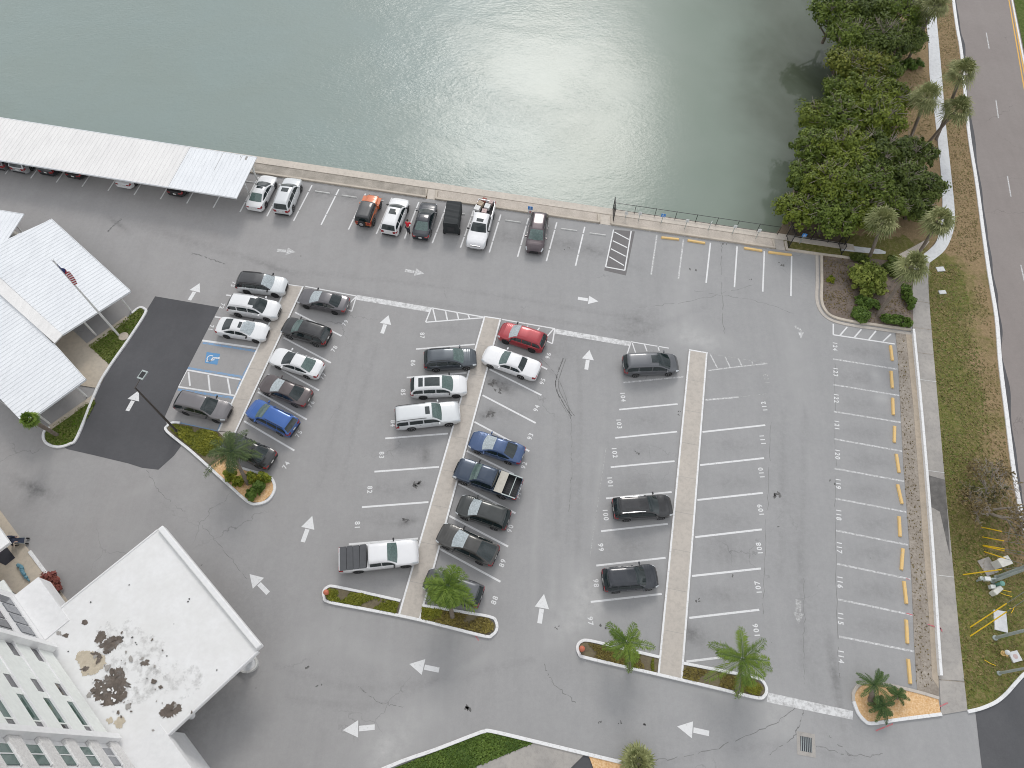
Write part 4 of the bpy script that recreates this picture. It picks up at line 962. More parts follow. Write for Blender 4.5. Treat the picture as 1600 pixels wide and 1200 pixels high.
        mi_.box((mx_, s*(hw+.09), zbelt+.06), (.13,.22,.14)); mi_.box((mx_+.01, s*(hw-.03), zbelt+.02), (.06,.12,.05))
        bm_ = mi_.build('mirror', bp if rim == 'bright' and kind != 'pickup' else M['black'], root); bm_.modifiers.new('round', 'BEVEL').width = .03
        for x_ in (L*.06, -L*.12):
            if abs(x_) < .3*L: hb = MB(); p_ = bs(x_, 3.05, s); hb.box((p_.x, p_.y+s*.012, p_.z), (.17,.03,.035)); hb.build('door_handle', M['chrome'] if kind == 'longsuv' else bp, root)
    g_ = MB(); wgr = np.interp(.5*L, xs, Wx)*1.15
    g_.box((L/2+.004, 0, zf-.20), (.03, wgr, .16)); g_.box((L/2+.004, 0, .46), (.03, wgr*1.1, .12)); g_.build('grille', M['chrome'] if (kind == 'longsuv' or paint_ == 'white_truck') else M['black'], root)
    bu = MB(); bu.box((-L/2-.006, 0, .44 if sill < .3 else .55), (.05, np.interp(-.5*L, xs, Wx)*1.75, .16)); bu.build('rear_bumper', M['black'] if kind in ('suv','jeep','coupe') else (M['chrome'] if kind == 'pickup' else bp), root)
    if plate: pl_ = MB(); pl_.box((-L/2-.02, 0, zr-.26), (.02,.32,.16)); pl_.build('license_plate', M['plate'], root)
    if kind == 'jeep':
        for q in K['ax']:
            for s in (1,-1):
                fm = MB(); q0 = MB(); pts = [(q*L+dx, zz) for dx, zz in ((-.62,.55),(-.45,.92),(.42,.95),(.62,.78))]
                for (x0,z0),(x1,z1) in zip(pts[:-1], pts[1:]):
                    fm.add([(x0,s*(hw*.74),z0),(x1,s*(hw*.74),z1),(x1,s*(hw+.12),z1),(x0,s*(hw+.12),z0),(x0,s*(hw*.74),z0+.06),(x1,s*(hw*.74),z1+.06),(x1,s*(hw+.12),z1+.06),(x0,s*(hw+.12),z0+.06)], [(0,1,2,3),(7,6,5,4),(3,2,6,7),(0,4,5,1),(0,3,7,4),(1,5,6,2)])
                fm.build('fender', bp if q > 0 else M['black'], root)
        sp_ = MB(); sp_.lathe([(.22,-.11),(.37,-.11),(.40,-.06),(.40,.06),(.37,.11),(.22,.11)], 20, (-L/2-.17, .05, .98), M=Matrix.Rotation(pi/2,3,'Y')); sw_ = sp_.build('spare_wheel', M['tyre'], root, smooth=40)
        rr_ = MB(); rr_.lathe([(.05,.0),(.23,.0),(.2,.04),(.05,.05)], 16, (-L/2-.25, .05, .98), M=Matrix.Rotation(-pi/2,3,'Y')); rr_.build('rim', M['rim'], sw_)
    # wheels
    tm, rm = tyre_mesh(r, rim)
    for q in K['ax']:
        for s in (1,-1):
            yw = hw-.125 if kind != 'jeep' else hw-.02
            t_ = link('wheel', tm, None, root, (q*L, s*yw, r), (0,0,0 if s < 0 else pi)); link('rim', rm, None, t_)
    if rails:
        for s in (1,-1):
            rb = MB(); i0, i1 = .36, .86
            pts = [cs(v, s*.88, .05) for v in np.linspace(imax/40*.72, s_at(zbelt+.86*hcab, False), 8)]
            rb.tube(pts, .026, 6); rb.build('roof_rail', M[rails], root, smooth=40)
    if sunroof:
        for a0, a1, q0 in sunroof:
            patch('sunroof', lambda a_, b_: cs(s1+(e1-s1)*(a0+(a1-a0)*a_), -q0+2*q0*b_, .014), 4, 6, M['carglass'])
    if 'bed' in K:
        x0, x1, zf_ = K['bed'][0]*L, K['bed'][1]*L, K['bed'][2]; wi = hw*.86
        lm = MB(); lm.add([(x0-.02,wi,zf_+.012),(x1+.02,wi,zf_+.012),(x1+.02,-wi,zf_+.012),(x0-.02,-wi,zf_+.012)], [(0,1,2,3)])
        for i_ in range(9): lm.box(((x0+x1)/2, -wi+.12+i_*(2*wi-.24)/8, zf_+.022), (abs(x1-x0)-.06,.07,.02))
        lm.box(((x0+x1)/2, wi-.004, .96), (abs(x1-x0)-.04,.01,.44)); lm.box(((x0+x1)/2, -wi+.004, .96), (abs(x1-x0)-.04,.01,.44))
        lm.build('bed_liner', M['liner'], root)
        if cover == 'full':
            cv = MB()
            for i_ in range(4):
                xa_, xb_ = x0+(x1-x0)*i_/4-.015, x0+(x1-x0)*(i_+1)/4+.015; cv.box(((xa_+xb_)/2, 0, 1.245), (abs(xb_-xa_), 2*hw*.93, .045))
            cv.build('bed_cover', M['tonneau'], root)
        if cover == 'front':
            cv = MB(); xa_ = x0-.02; cv.box((xa_-.36, 0, 1.25), (.70, 2*hw*.94, .06)); cv.build('bed_cover', M['beigecover'], root)
            cb = MB(); cb.box((x0+(x1-x0)*.72, 0, 1.17), (.06, 2*hw*.86, .06)); cb.build('crossbar', M['galv'], root)
            rl = MB()
            for s in (1,-1): rl.box(((x0+x1)/2-.35, s*hw*.93, 1.245), (abs(x1-x0)-.7,.09,.03))
            rl.build('bed_rail', M['galv'], root)
    return root
for nm, c_, mt, rg in (('white',(.74,.745,.75),0,.3),('white_truck',(.76,.76,.77),0,.3),('pearl',(.62,.64,.65),.1,.3),('silver',(.50,.51,.52),.45,.32),('charcoal',(.075,.075,.082),.4,.3),('darkgrey',(.115,.11,.118),.45,.3),('grey',(.175,.165,.17),.45,.32),
    ('black',(.012,.0125,.014),.1,.25),('blackmatte',(.03,.031,.034),.2,.4),('blackblue',(.014,.018,.026),.2,.25),('brown',(.088,.070,.070),.4,.3),('maroon',(.075,.055,.062),.4,.3),('blue',(.025,.105,.36),.3,.28),('medblue',(.040,.082,.19),.35,.3),('navy',(.020,.038,.070),.35,.28),
    ('slate',(.065,.078,.092),.45,.3),('steel',(.11,.115,.125),.45,.3),('red',(.34,.022,.032),.25,.28),('orange',(.55,.13,.03),.1,.35),('beige',(.40,.375,.33),.3,.35),('greenblack',(.022,.026,.025),.2,.28),('umber',(.05,.048,.044),.35,.3)):
    PAINTS[nm] = carpaint('paint_'+nm, c_, mt, rg)
V = car
# waterfront row
V('sedan', 'white sedan with a dark sunroof, parked beside the end of the long waterfront carport', (421,278), (398,323.5), 'sedan', 'white', sunroof=[(.05,.36,.5)], shade='rear', L_=4.7)
V('suv', 'silvery white SUV with roof rails, beside the white sedan at the carport end', (460,282.5), (440.5,331), 'suv', 'pearl', rails='chrome', sunroof=[(.1,.34,.5)], L_=4.75, H_=1.05)
V('jeep', 'orange off-road car with a black hardtop and a rear spare wheel', (584,309.5), (568,350), 'jeep', 'orange', roof='blackmatte', L_=3.9)
V('suv', 'white SUV next to the person in red by the water', (627.5,313), (607.5,363.75), 'suv', 'white', sunroof=[(.12,.42,.55)], L_=4.7, rim='dark')
V('sedan', 'glossy black sedan with red taillights beside the black covered trailer', (671,318.75), (657,370), 'sedan', 'blackblue', L_=4.8, shade='rear')
V('pickup_truck', 'white pickup truck parked nose out with a bed full of boxes', (741,390), (762,313), 'pickup', 'white_truck', sunroof=[(.1,.35,.45)], L_=5.95, rim='dark')
V('suv', 'dark plum SUV parked nose out, alone on the waterfront', (834,394), (844,337), 'suv', 'maroon', L_=4.85, shade='green', rails='black')
# left rows
V('suv', 'white SUV with a black roof at the top of the left parking row', (446.5,449), (374,441), 'suv', 'pearl', roof='blackmatte', rim='dark', shade=True, L_=4.75, rails='black')
V('suv', 'white boxy SUV with a dark sunroof between the black-roofed SUV and the white sedan', (436,487.5), (360,475.5), 'suv', 'white', sunroof=[(-.05,.22,.55)], rails='chrome', L_=4.85, H_=1.04)
V('sedan', 'white sedan with a sunroof just above the blue accessible bay', (418,521), (341.5,509), 'sedan', 'white', rim='dark', sunroof=[(.05,.32,.5)], shade=True, L_=4.75)
V('suv', 'grey SUV parked in the accessible space beside the island with the lamp post', (358,646), (279.5,626), 'suv', 'grey', rim='dark', L_=4.85)
V('sedan', 'dark grey sedan at the top of the second row beside the stop line', (469,463), (542,478), 'sedan', 'darkgrey', rim='dark', shade=True, L_=4.85)
V('suv', 'black SUV parked below the dark grey sedan', (445,509), (512,528.5), 'suv', 'black', L_=4.55, shade='green', rails='black', cat='SUV')
V('sedan', 'white sedan in the second row with pale green rear glass', (425.5,555), (501.5,580), 'sedan', 'white', shade='rear', L_=4.95)
V('sedan', 'dark brown sedan between the white sedan and the bright blue SUV', (409,596), (483,625), 'sedan', 'brown', L_=4.8, shade=True)
V('suv', 'bright blue SUV in the second row', (391,636), (460.5,670.5), 'suv', 'blue', L_=4.7, rails='black', shade='green')
V('sedan', 'black car partly hidden under the feather palm in the left island', (356,689), (421,719), 'sedan', 'black', L_=4.8)
# middle rows
V('suv', 'slate blue SUV in the middle row facing the walkway', (742,560), (665.5,564), 'suv', 'slate', L_=4.75, rails='black', shade='green')
V('suv', 'white SUV with a large panoramic glass roof', (729.5,602.5), (642,606.5), 'suv', 'white', sunroof=[(.08,.62,.62),(.68,.84,.62)], L_=5.0, rim='dark', shade='green')
V('suv', 'long cream SUV with roof bars below the panoramic roof SUV', (716,644), (620.5,655), 'longsuv', 'pearl', sunroof=[(.06,.18,.45)], L_=5.6, shade='green', rails='black')
V('pickup_truck', 'white pickup truck with a dark grey folding cover over its bed', (656,862), (528.5,876.5), 'pickup', 'white_truck', cover='full', L_=6.15, rim='dark', shade='green')
V('suv', 'red SUV at the top of the middle walkway', (783,516.5), (849,538), 'suv', 'red', shade=True, L_=4.45, rim='dark', H_=.98)
V('sedan', 'long white full-size sedan below the red SUV', (757,552.5), (840.5,581.5), 'bigsedan', 'white_truck', L_=5.35, shade='green')
V('sedan', 'medium blue sedan beside the dark blue pickup', (736.5,686), (815.5,713), 'sedan', 'medblue', shade=True, L_=4.75)
V('pickup_truck', 'dark blue pickup truck with a beige panel across its open bed', (713,731), (811.5,766.5), 'pickup', 'navy', cover='front', L_=5.7, shade='green')
V('suv', 'small black green-tinted SUV below the dark blue pickup', (719,789), (791,813.5), 'suv', 'greenblack', L_=4.35, shade=True, H_=.97)
V('car', 'sleek dark umber fastback below the small black SUV', (686.5,831), (775,871), 'coupe', 'umber', L_=5.0, rim='dark', shade=True)
V('suv', 'dark car with red taillights partly hidden under a palm in the lower island', (668,905), (749,933), 'suv', 'charcoal', L_=4.6, roof='steel')
# right rows
V('minivan', 'grey minivan at the top of the right-hand walkway', (1058.5,568.5), (974.5,571.5), 'van', 'steel', sunroof=[(.0,.22,.5)], L_=5.05)
V('suv', 'black SUV with chrome roof rails in the right-hand row', (1047.5,791), (959.5,796), 'suv', 'black', rails='chrome', L_=4.85, rim='bright')
V('suv', 'compact black hatchback SUV with bright red corner lamps, lowest in the right-hand row', (1024.5,901), (944,907.5), 'suv', 'blackblue', L_=4.3, H_=1.0)
# cars under the carports
grp = 'cars parked under the carports'
sd_ = P2(404,276.5)-P2(375,331.25); sd_.normalize()
for (rx, ry, kd, pn, lb) in ((28,267,'suv','silver','silver car under the left end of the waterfront carport'), (72,271,'suv','blackblue','dark car deep in shade under the waterfront carport, next to the silver one'),
        (114,276,'sedan','black','black car under the waterfront carport with only its tail showing'), (192,290.5,'sedan','white','white sedan backed out a little from under the waterfront carport'), (273,303.5,'sedan','black','black sedan under the right part of the waterfront carport'), (-4,262,'suv','grey','grey car under the waterfront carport at the photo edge')):
    p = P2(rx, ry, .62); q = p+sd_*4.6
    v3 = Vector((q.x, q.y, .62))-Vector((0,0,CAMH)); kk = v3.dot(_d)
    F_ = (800+FPX*v3.dot(_R)/kk, 600-FPX*v3.dot(_U)/kk)
    V('parked_car', lb, F_, (rx, ry), kd, pn, L_=4.6, fix='rear', group=grp, cat='car')
V('parked_car', 'beige car under the small carport at the left edge', (-12,396), (30,366), 'sedan', 'beige', L_=4.7, fix='rear', group=grp, cat='car')

# black covered trailer
tr = empty('covered_trailer', (0,0,0), 0, 'black fabric-covered box trailer between the black sedan and the white pickup', 'trailer')
a, b = P(709.5,336,0), P(704,369,0); tdir = (a-b); tdir.z = 0; tc_ = (a+b)/2; tr.location = (tc_.x+.1, tc_.y+.1, 0); tr.rotation_euler = (0,0,atan2(tdir.y, tdir.x)); TL, TW = 3.0, 1.55
mb = MB(); prof = [(-TW/2,.45),(-TW/2,1.75),(-TW/2+.10,1.88),(TW/2-.10,1.88),(TW/2,1.75),(TW/2,.45)]; vs = []
sts = np.linspace(-TL/2, TL/2, 14)
for i, x in enumerate(sts): vs += [(x, y*(1+.02*sin(i*1.7)), z+.025*sin(i*2.3+y*3)) for y, z in prof]
n = 6; fs = [(i*n+j, i*n+(j+1)%n, (i+1)*n+(j+1)%n, (i+1)*n+j) for i in range(13) for j in range(n)]+[tuple(range(n)), tuple((13*n+j) for j in range(n-1,-1,-1))]
mb.add(vs, fs).build('cover', M['canvas'], tr)
mb = MB(); mb.box((0,0,.40), (TL*.96, TW*.9, .12)); mb.box((TL/2+.5,0,.42), (1.0,.1,.08)); mb.build('chassis', M['black'], tr)
mb = MB(); mb.box((-TL/2-.035,0,1.05), (.03,.70,.6)); mb.box((-TL/2-.045,0,1.05), (.03,.5,.4)); mb.build('rear_flap', M['liner'], tr)
for s in (1,-1):
    t_ = link('wheel', tyre_mesh(.3,'dark')[0], None, tr, (-TL/2+.35, s*(TW/2-.02), .3), (0,0,0 if s < 0 else pi)); link('rim', tyre_mesh(.3,'dark')[1], None, t_)
# load in the white pickup's bed
lp, lq = P(750,330,1.2), P(758,319,1.2); bd = (lq-lp).normalized(); sdv = Vector((bd.y,-bd.x,0)); rzb = atan2(bd.y, bd.x)
M['card_pink'] = plain('pale_pink_carton', (.55,.42,.40), .7); M['card_tan'] = plain('tan_carton', (.45,.36,.27), .8); M['bag_white'] = plain('white_bag', (.7,.7,.69), .6); M['card_red'] = plain('red_brown_carton', (.30,.10,.08), .7)
bedc = P(757.2,322,.9)
for (f_, s_, d_, mt_, nm_, lb_) in ((-.85,-.4,(.6,.55,.55),'bag_white','storage_box','white box in the pickup bed, right behind the cab'), (-.75,.38,(.5,.5,.4),'card_pink','storage_box','pale pink box in the pickup bed behind the cab'), (-.1,-.45,(.55,.6,.5),'card_tan','storage_box','tan carton in the middle of the loaded pickup bed'), (-.05,.35,(.6,.55,.45),'bag_white','storage_box','white carton in the middle of the loaded pickup bed'), (.6,.45,(.45,.4,.5),'card_pink','storage_box','pink carton near the tailgate of the loaded pickup'), (.62,-.38,(.5,.45,.35),'card_red','storage_box','reddish brown carton near the tailgate of the loaded pickup')):
    p = bedc+bd*f_+sdv*s_; mb = MB(); mb.box((0,0,d_[2]/2), d_); mb.box((0,0,d_[2]+.004), (d_[0]*.98,.06,.008)); mb.box((d_[0]*.25,0,d_[2]+.012), (.16,.22,.024))
    o = mb.build(nm_, M[mt_], None, None, (p.x, p.y, .76), (0,0,rzb+random.uniform(-.3,.3))); o.modifiers.new('round','BEVEL').width = .02
    tag(o, lb_, 'box', 'boxes loaded in the white pickup')
# ------------------------------------------------------------------ wheel stops
def wheel_stop(p, q, label, mat_, group, hgt=.15):
    a, b = P2(*p), P2(*q); c_ = (a+b)/2; d_ = b-a
    mb = MB(); Lx, w = d_.length, (.29 if mat_ == 'yellow_stop' else .18)
    mb.add([(-Lx/2,-w/2,0),(Lx/2,-w/2,0),(Lx/2,w/2,0),(-Lx/2,w/2,0),(-Lx/2+.04,-w/2+.05,hgt),(Lx/2-.04,-w/2+.05,hgt),(Lx/2-.04,w/2-.05,hgt),(-Lx/2+.04,w/2-.05,hgt)], [(0,3,2,1),(4,5,6,7),(0,1,5,4),(1,2,6,5),(2,3,7,6),(3,0,4,7)])
    o = mb.build('wheel_stop', M[mat_], None, None, (c_.x, c_.y, .003), (0,0,atan2(d_.y, d_.x))); o.modifiers.new('round','BEVEL').width = .015
    return tag(o, label, 'wheel stop', group)
for i, (p, q) in enumerate((((1391,540),(1394,564)),((1392,580),(1394,607)),((1394.5,622),(1395.5,649)),((1397.5,666),(1397,692)),((1400,709.5),(1404.5,739)),((1402,757),(1409,788)),((1404.5,807),(1406,839)),((1410.5,857),(1408,891)),((1412,908),(1416,944)),((1415.5,968),(1417.5,1006)),((1418.5,1029.5),(1422,1069)))):
    n_ = 124-i; ex = {119: ', knocked crooked', 117: ', tilted towards the lot', 124: ', next to the hatched corner', 114: ', nearest the wood chip island'}.get(n_, '')
    wheel_stop(p, q, f'yellow wheel stop at the kerb end of bay {n_}{ex}', 'yellow_stop', 'yellow wheel stops')
for p, q, lb in (((1033,371.5),(1061,374.5),'yellow wheel stop by the seawall, nearest the dark hatched patch'), ((1074,376),(1102,380.5),'scuffed yellow wheel stop by the seawall, second from the dark hatched patch'), ((1162,388),(1191,392.5),'yellow wheel stop by the seawall next to the gap in the kerb'), ((1200,394.5),(1237,399),'long yellow wheel stop in front of the gap in the seawall kerb')):
    wheel_stop(p, q, lb, 'yellow_stop', 'yellow wheel stops')
for p, q, lb in (((492,299),(516,302.5),'pale wheel stop in the first empty bay right of the white SUV at the carport'), ((534,305.5),(558,309),'pale wheel stop in the empty bay left of the orange off-road car'), ((576,311),(600,314.5),'pale wheel stop in front of the orange off-road car'), ((617,317.5),(641,321),'pale wheel stop in front of the white SUV by the person in red'), ((702,332),(727,335.5),'pale wheel stop beyond the black covered trailer'),
        ((789,344.5),(814,348),'pale wheel stop in the empty bay between the loaded pickup and the plum SUV'), ((832,350.5),(858,354),'pale wheel stop behind the plum SUV'), ((876,357.5),(902,361),'pale wheel stop in the empty bay right of the plum SUV'), ((920.5,364.5),(947,368),'pale wheel stop in the bay beside the dark hatched patch'), ((381,283),(396,285.5),'pale wheel stop under the end of the waterfront carport')):
    wheel_stop(p, q, lb, 'white_stop', 'pale wheel stops', .10)

# ------------------------------------------------------------------ carports
def roof_sheet(name, corners, mats, parent, ribdir, pitch=.42, z=2.7, th=.10):
    """corrugated roof panel: corners (world xy, ccw or cw), ribs run along ribdir"""
    base = fill(name, corners, z, mats, parent, thick=th)
    return base
def ribs(corners, ribdir, pitch, z, mat_, parent, name='roof_rib', h=.05, w=.10):
    d_ = Vector(ribdir).normalized(); n = Vector((-d_.y, d_.x)); poly = [Vector(c_[:2]) for c_ in corners]
    t0, t1 = min(p.dot(n) for p in poly), max(p.dot(n) for p in poly); mb = MB(); t = t0+pitch*.5
    while t < t1:
        xs_ = []
        for i in range(len(poly)):
            a, b = poly[i], poly[(i+1) % len(poly)]; da, db = a.dot(n)-t, b.dot(n)-t
            if da*db < 0: f = da/(da-db); xs_.append((a+(b-a)*f).dot(d_))
        xs_.sort()
        for s0_, s1_ in zip(xs_[::2], xs_[1::2]):
            a = n*t+d_*(s0_+.02); b = n*t+d_*(s1_-.02); q = n*w/2; q2 = n*w*.2
            mb.add([(*(a-q), z+.002), (*(b-q), z+.002), (*(b+q), z+.002), (*(a+q), z+.002), (*(a-q2), z+h), (*(b-q2), z+h), (*(b+q2), z+h), (*(a+q2), z+h)], [(4,5,6,7),(0,1,5,4),(2,3,7,6),(1,2,6,5),(3,0,4,7)])
        t += pitch
    o = mb.build(name, mat_, parent); return o
cp = empty('carport', P(200,290,0), 0, 'long white ribbed metal carport along the seawall', 'carport', 'carports'); 
def to_local(o, parent):  # keep world placement when parented to a moved empty
    o.location = -Vector(parent.location); return o
zc = 2.75
c0, c1 = P2(401,246,zc), P2(370,309,zc); along = (P2(0,184,zc)-c0); along.normalize(); ac = (c1-c0)
new0, new1 = P2(297.5,229.5,zc), P2(268,293,zc)
far0, far1 = c0+along*62, c1+along*62
def rect(a0, a1): return [c0+along*a0, c1+along*a0, c1+along*a1, c0+along*a1]
ln = (new0-c0).dot(along)
for (a0, a1, mt) in ((0, ln-.02, 'roof_cool'), (ln+.02, 62, 'roof_warm')):
    to_local(fill('roof_panel', rect(a0, a1), zc, M[mt], cp, thick=.08), cp)
    to_local(ribs(rect(a0+.02, a1-.02), ac, .46 if mt == 'roof_warm' else .42, zc, M[mt], cp, 'roof_rib', .04, .12), cp)
fa = MB()
for (p, q) in ((c1, far1), (c0, far0)):
    t = (q-p).normalized(); n = Vector((-t.y,t.x)); o_ = n*(.035 if p is c1 else -.035)*(1 if n.dot(ac) > 0 else -1)
    fa.add([(*(p+o_-n*.03), zc-.16),(*(q+o_-n*.03), zc-.16),(*(q+o_+n*.03), zc-.16),(*(p+o_+n*.03), zc-.16),(*(p+o_-n*.03), zc+.025),(*(q+o_-n*.03), zc+.025),(*(q+o_+n*.03), zc+.025),(*(p+o_+n*.03), zc+.025)], [(0,3,2,1),(4,5,6,7),(0,1,5,4),(2,3,7,6),(1,2,6,5),(3,0,4,7)])
to_local(fa.build('fascia', M['roof_cool'], cp), cp)
gr_ = MB()
for a_, w_2, l_, sd in ((3.6,.18,2.6,.02),(4.1,.1,1.2,.0),(.9,.35,.6,.02),(1.5,.25,.8,.02)):
    p = c0+along*a_; d2 = ac.normalized(); q = p+d2*l_; n = along*w_2
    bl = [(*(p+d2*.05), zc+.004), (*(p+n+d2*.08), zc+.004), (*(q+n*.4), zc+.004), (*(q), zc+.004)]; gr_.add(bl, [(0,1,2,3)])
to_local(gr_.build('rain_stain', M['roof_grime'], cp), cp)
for a_ in np.arange(.5, 62, 5.6):
    for f in (.12, .52):
        p = c0+along*a_+ac*f; mb = MB(); mb.box((p.x, p.y, (zc-.09)/2), (.13,.13,zc-.09)); mb.box((p.x, p.y, .02), (.28,.28,.05))
        to_local(mb.build('post', M['polepaint'], cp), cp)
mb = MB()
for f in (.14,.52):
    p, q = c0+along*.5+ac*f, c0+along*61+ac*f; mb.tube([(*p, zc-.14), (*q, zc-.14)], .05, 6)
to_local(mb.build('beam', M['polepaint'], cp), cp)
mb = MB(); e_ = c0+along*.5+ac*.12; zz = ac.normalized()
for s_ in (1,-1): mb.tube([(e_.x, e_.y, 1.2), (*(e_+zz*.9*s_), zc-.15)], .04, 6)
to_local(mb.build('brace', M['polepaint'], cp), cp)

def simple_carport(label, px, z, mat_, ribpx, posts, pitch, fasc=None, name='carport'):
    pl = [P2(*p, z) for p in px]; c_ = pl[0]; root = empty(name, (c_.x, c_.y, 0), 0, label, 'carport', 'carports')
    to_local(fill('roof_panel', pl, z, M[mat_], root, thick=.09), root)
    rd = P2(*ribpx[1], z)-P2(*ribpx[0], z)
    to_local(ribs(pl, rd, pitch, z, M[mat_], root, 'roof_rib', .04, .13), root)
    for p in posts:
        q = P2(*p); mb = MB(); mb.box((q.x,q.y,(z-.1)/2), (.13,.13,z-.1)); to_local(mb.build('post', M['polepaint'], root), root)
    for a, b in (fasc or ()):
        a, b = P2(*a, z), P2(*b, z); t = (b-a).normalized(); n = Vector((-t.y,t.x)); m_ = (a+b)/2; cen = sum(pl, Vector((0,0)))/len(pl)
        if (cen-m_).dot(n) > 0: n = -n
        m_ = m_+n*.04; mb = MB(); mb.box((m_.x, m_.y, z-.07), ((b-a).length, .05, .20), atan2(t.y, t.x)); to_local(mb.build('fascia', M['roof_cool'], root), root)
    return root
simple_carport('large white ribbed carport behind the flagpole lawn', [(80,342.5),(203,454.5),(97,522.5),(-40,397),(-60,430)][:4], 2.7, 'roof_cool', ((203,454.5),(97,522.5)), [(205,486),(150,523.5),(112,510),(175,440),(120,400)], .42, [((80,342.5),(203,454.5)),((203,454.5),(97,522.5))])
simple_carport('white ribbed carport on the left edge above the entrance path', [(83,536.5),(133,592.5),(37.5,662),(-60,560),(-60,445),(-20,432)], 2.62, 'roof_cool', ((133,592.5),(37.5,662)), [(136,620),(79,663),(90,560),(20,640)], .42, [((83,536.5),(133,592.5)),((133,592.5),(37.5,662))])
# ridge board between the two roofs
a, b = P(97.5,523,2.84), P(-10,425,2.84); a2, b2 = P(85,536,2.84), P(-40,424,2.84)
rg = fill('carport_canopy', [a.to_2d(), b.to_2d(), b2.to_2d(), a2.to_2d()], 2.84, M['roof_warm'], thick=.12); tag(rg, 'narrow flat white roof over the path joining the two left carports', 'canopy')
simple_carport('small white carport roof at the left photo edge near the beige car', [(-70,318),(0,329),(37,335),(4,386),(-20,400),(-80,390)], 2.6, 'roof_cool', ((37,335),(4,386)), [(35,363),(-20,395)], .45, [((0,329),(37,335))])

# ------------------------------------------------------------------ apartment building and entrance canopy
HB = 4.7; wA = P(80,1015,HB); wB = P(182,1162,HB); sd2 = (wB-wA); sd2.z = 0; sd2.normalize(); nd = Vector((-sd2.y, sd2.x, 0))
if nd.y < 0: nd = -nd
brz = atan2(sd2.y, sd2.x)
bld = empty('apartment_building', (wA.x, wA.y, 0), brz, 'white apartment tower with pale green balcony bands rising at the lower left', 'building')
# local frame: x along the wall (towards the lower right), y outwards over the lot, z up
def bl(mb, x0, x1, y0, y1, z0, z1, mi=0): mb.box(((x0+x1)/2,(y0+y1)/2,(z0+z1)/2), (x1-x0,y1-y0,z1-z0), mi=mi)
TOP = 31.0
mb = MB(); bl(mb, -5.6, 34, -14, -.62, 0, TOP); bl(mb, -5.6, -.22, -.62, -.06, 0, TOP); bl(mb, -26, -5.62, -14, -1.6, 0, TOP); bl(mb, 8.28, 34, -.62, -.06, 0, TOP); mb.build('wall', M['stucco'], bld)
for x_ in (.03, 8.05, 17.5):
    mb = MB(); bl(mb, x_-.22, x_+.22, -.60, .42, HB+.02, TOP); mb.build('pier', M['stucco'], bld)
FH = 2.62; nfl = 10
for k_ in range(nfl):
    z0 = HB+.1+k_*FH
    mb = MB(); bl(mb, .27, 7.81, -.55, -.02, z0, z0+1.72); mb.build('balcony', M['greenstucco'], bld)
    mb = MB(); bl(mb, .27, 7.81, -.60, .05, z0+1.74, z0+1.86); mb.build('balcony_rail', M['stucco'], bld)
    x_ = .35; rs = random.Random(k_)
    for w_3, g_ in ((1.1,'glass_dark'),(1.9,None),(1.0,'glass_dark'),(.5,None),(1.9,'glass_green'),(.1,None),(.85,'glass_dark')):
        if g_:
            mb = MB(); bl(mb, x_, x_+w_3, -.20, -.06, z0+1.88, z0+FH-.03); mb.build('window', M[g_], bld)
        else:
            mb = MB(); bl(mb, x_, x_+w_3, -.22, -.03, z0+1.88, z0+FH-.02); mb.build('wall_panel', M['greenstucco'], bld)
        x_ += w_3+.015
    # right part: screen-block bands with dark windows
    mb = MB(); bl(mb, 8.30, 17.2, -.05, .16, z0+.1, z0+1.15); mb.build('screen_band', M['lattice'], bld)
    for x_, g_ in ((8.7,'glass_green'),(10.4,'glass_dark'),(12.3,'glass_green'),(14.4,'glass_dark')):
        mb = MB(); bl(mb, x_, x_+1.3, -.05, .01, z0+1.25, z0+FH-.12); w0 = mb.build('window', M[g_ if k_ else 'glass_grey'], bld)
        mb = MB(); bl(mb, x_+.62, x_+.68, .012, .04, z0+1.26, z0+FH-.13); bl(mb, x_-.06, x_+1.36, -.04, .08, z0+1.14, z0+1.24); mb.build('frame', M['stucco'], w0)
    # left part: row of grey windows
    for j in range(5):
        x_ = -.95-j*.95; mb = MB(); bl(mb, x_, x_+.76, -.05, .01, z0+.75, z0+FH-.35); w0 = mb.build('window', M['glass_grey' if k_ != 1 else 'glass_dark'], bld)
        mb = MB(); bl(mb, x_-.05, x_+.81, -.04, .07, z0+.66, z0+.74); mb.build('sill', M['stucco'], w0)
# low podium along the foot of the tower
def loc(px, py, z):
    v = P(px,py,z)-Vector((wA.x,wA.y,z)); return (v.dot(sd2), v.dot(nd))
l1 = loc(60,902,4.2); l2 = loc(98,955,4.2)
mb = MB(); bl(mb, -5.3, -1.0, -.05, 1.79, 2.9, 4.5); mb.build('entrance_roof', M['stucco'], bld)
mb = MB(); bl(mb, -16, -9.9, -1.58, 1.28, 3.1, 3.4); mb.build('entrance_roof', M['stucco'], bld)
mb = MB(); bl(mb, 9.2, 30, -.05, 2.5, 3.9, 4.5); bl(mb, 9.4, 30, -.05, 2.2, 0, 3.89); mb.build('podium', M['stucco'], bld)
for j in range(5):
    mb = MB(); bl(mb, -8.4-j*2.2, -7.0-j*2.2, -1.59, -1.52, .3, 2.8); mb.build('window', M['glass_grey'], bld)
mb = MB(); bl(mb, -6.0, -1.2, -.05, .02, .1, 2.7); mb.build('entrance_glazing', M['glass_dark'], bld)
mb = MB(); bl(mb, -8.4, -5.7, -1.5, -.75, 2.1, 2.25); mb.build('awning', M['greenstucco'], bld)
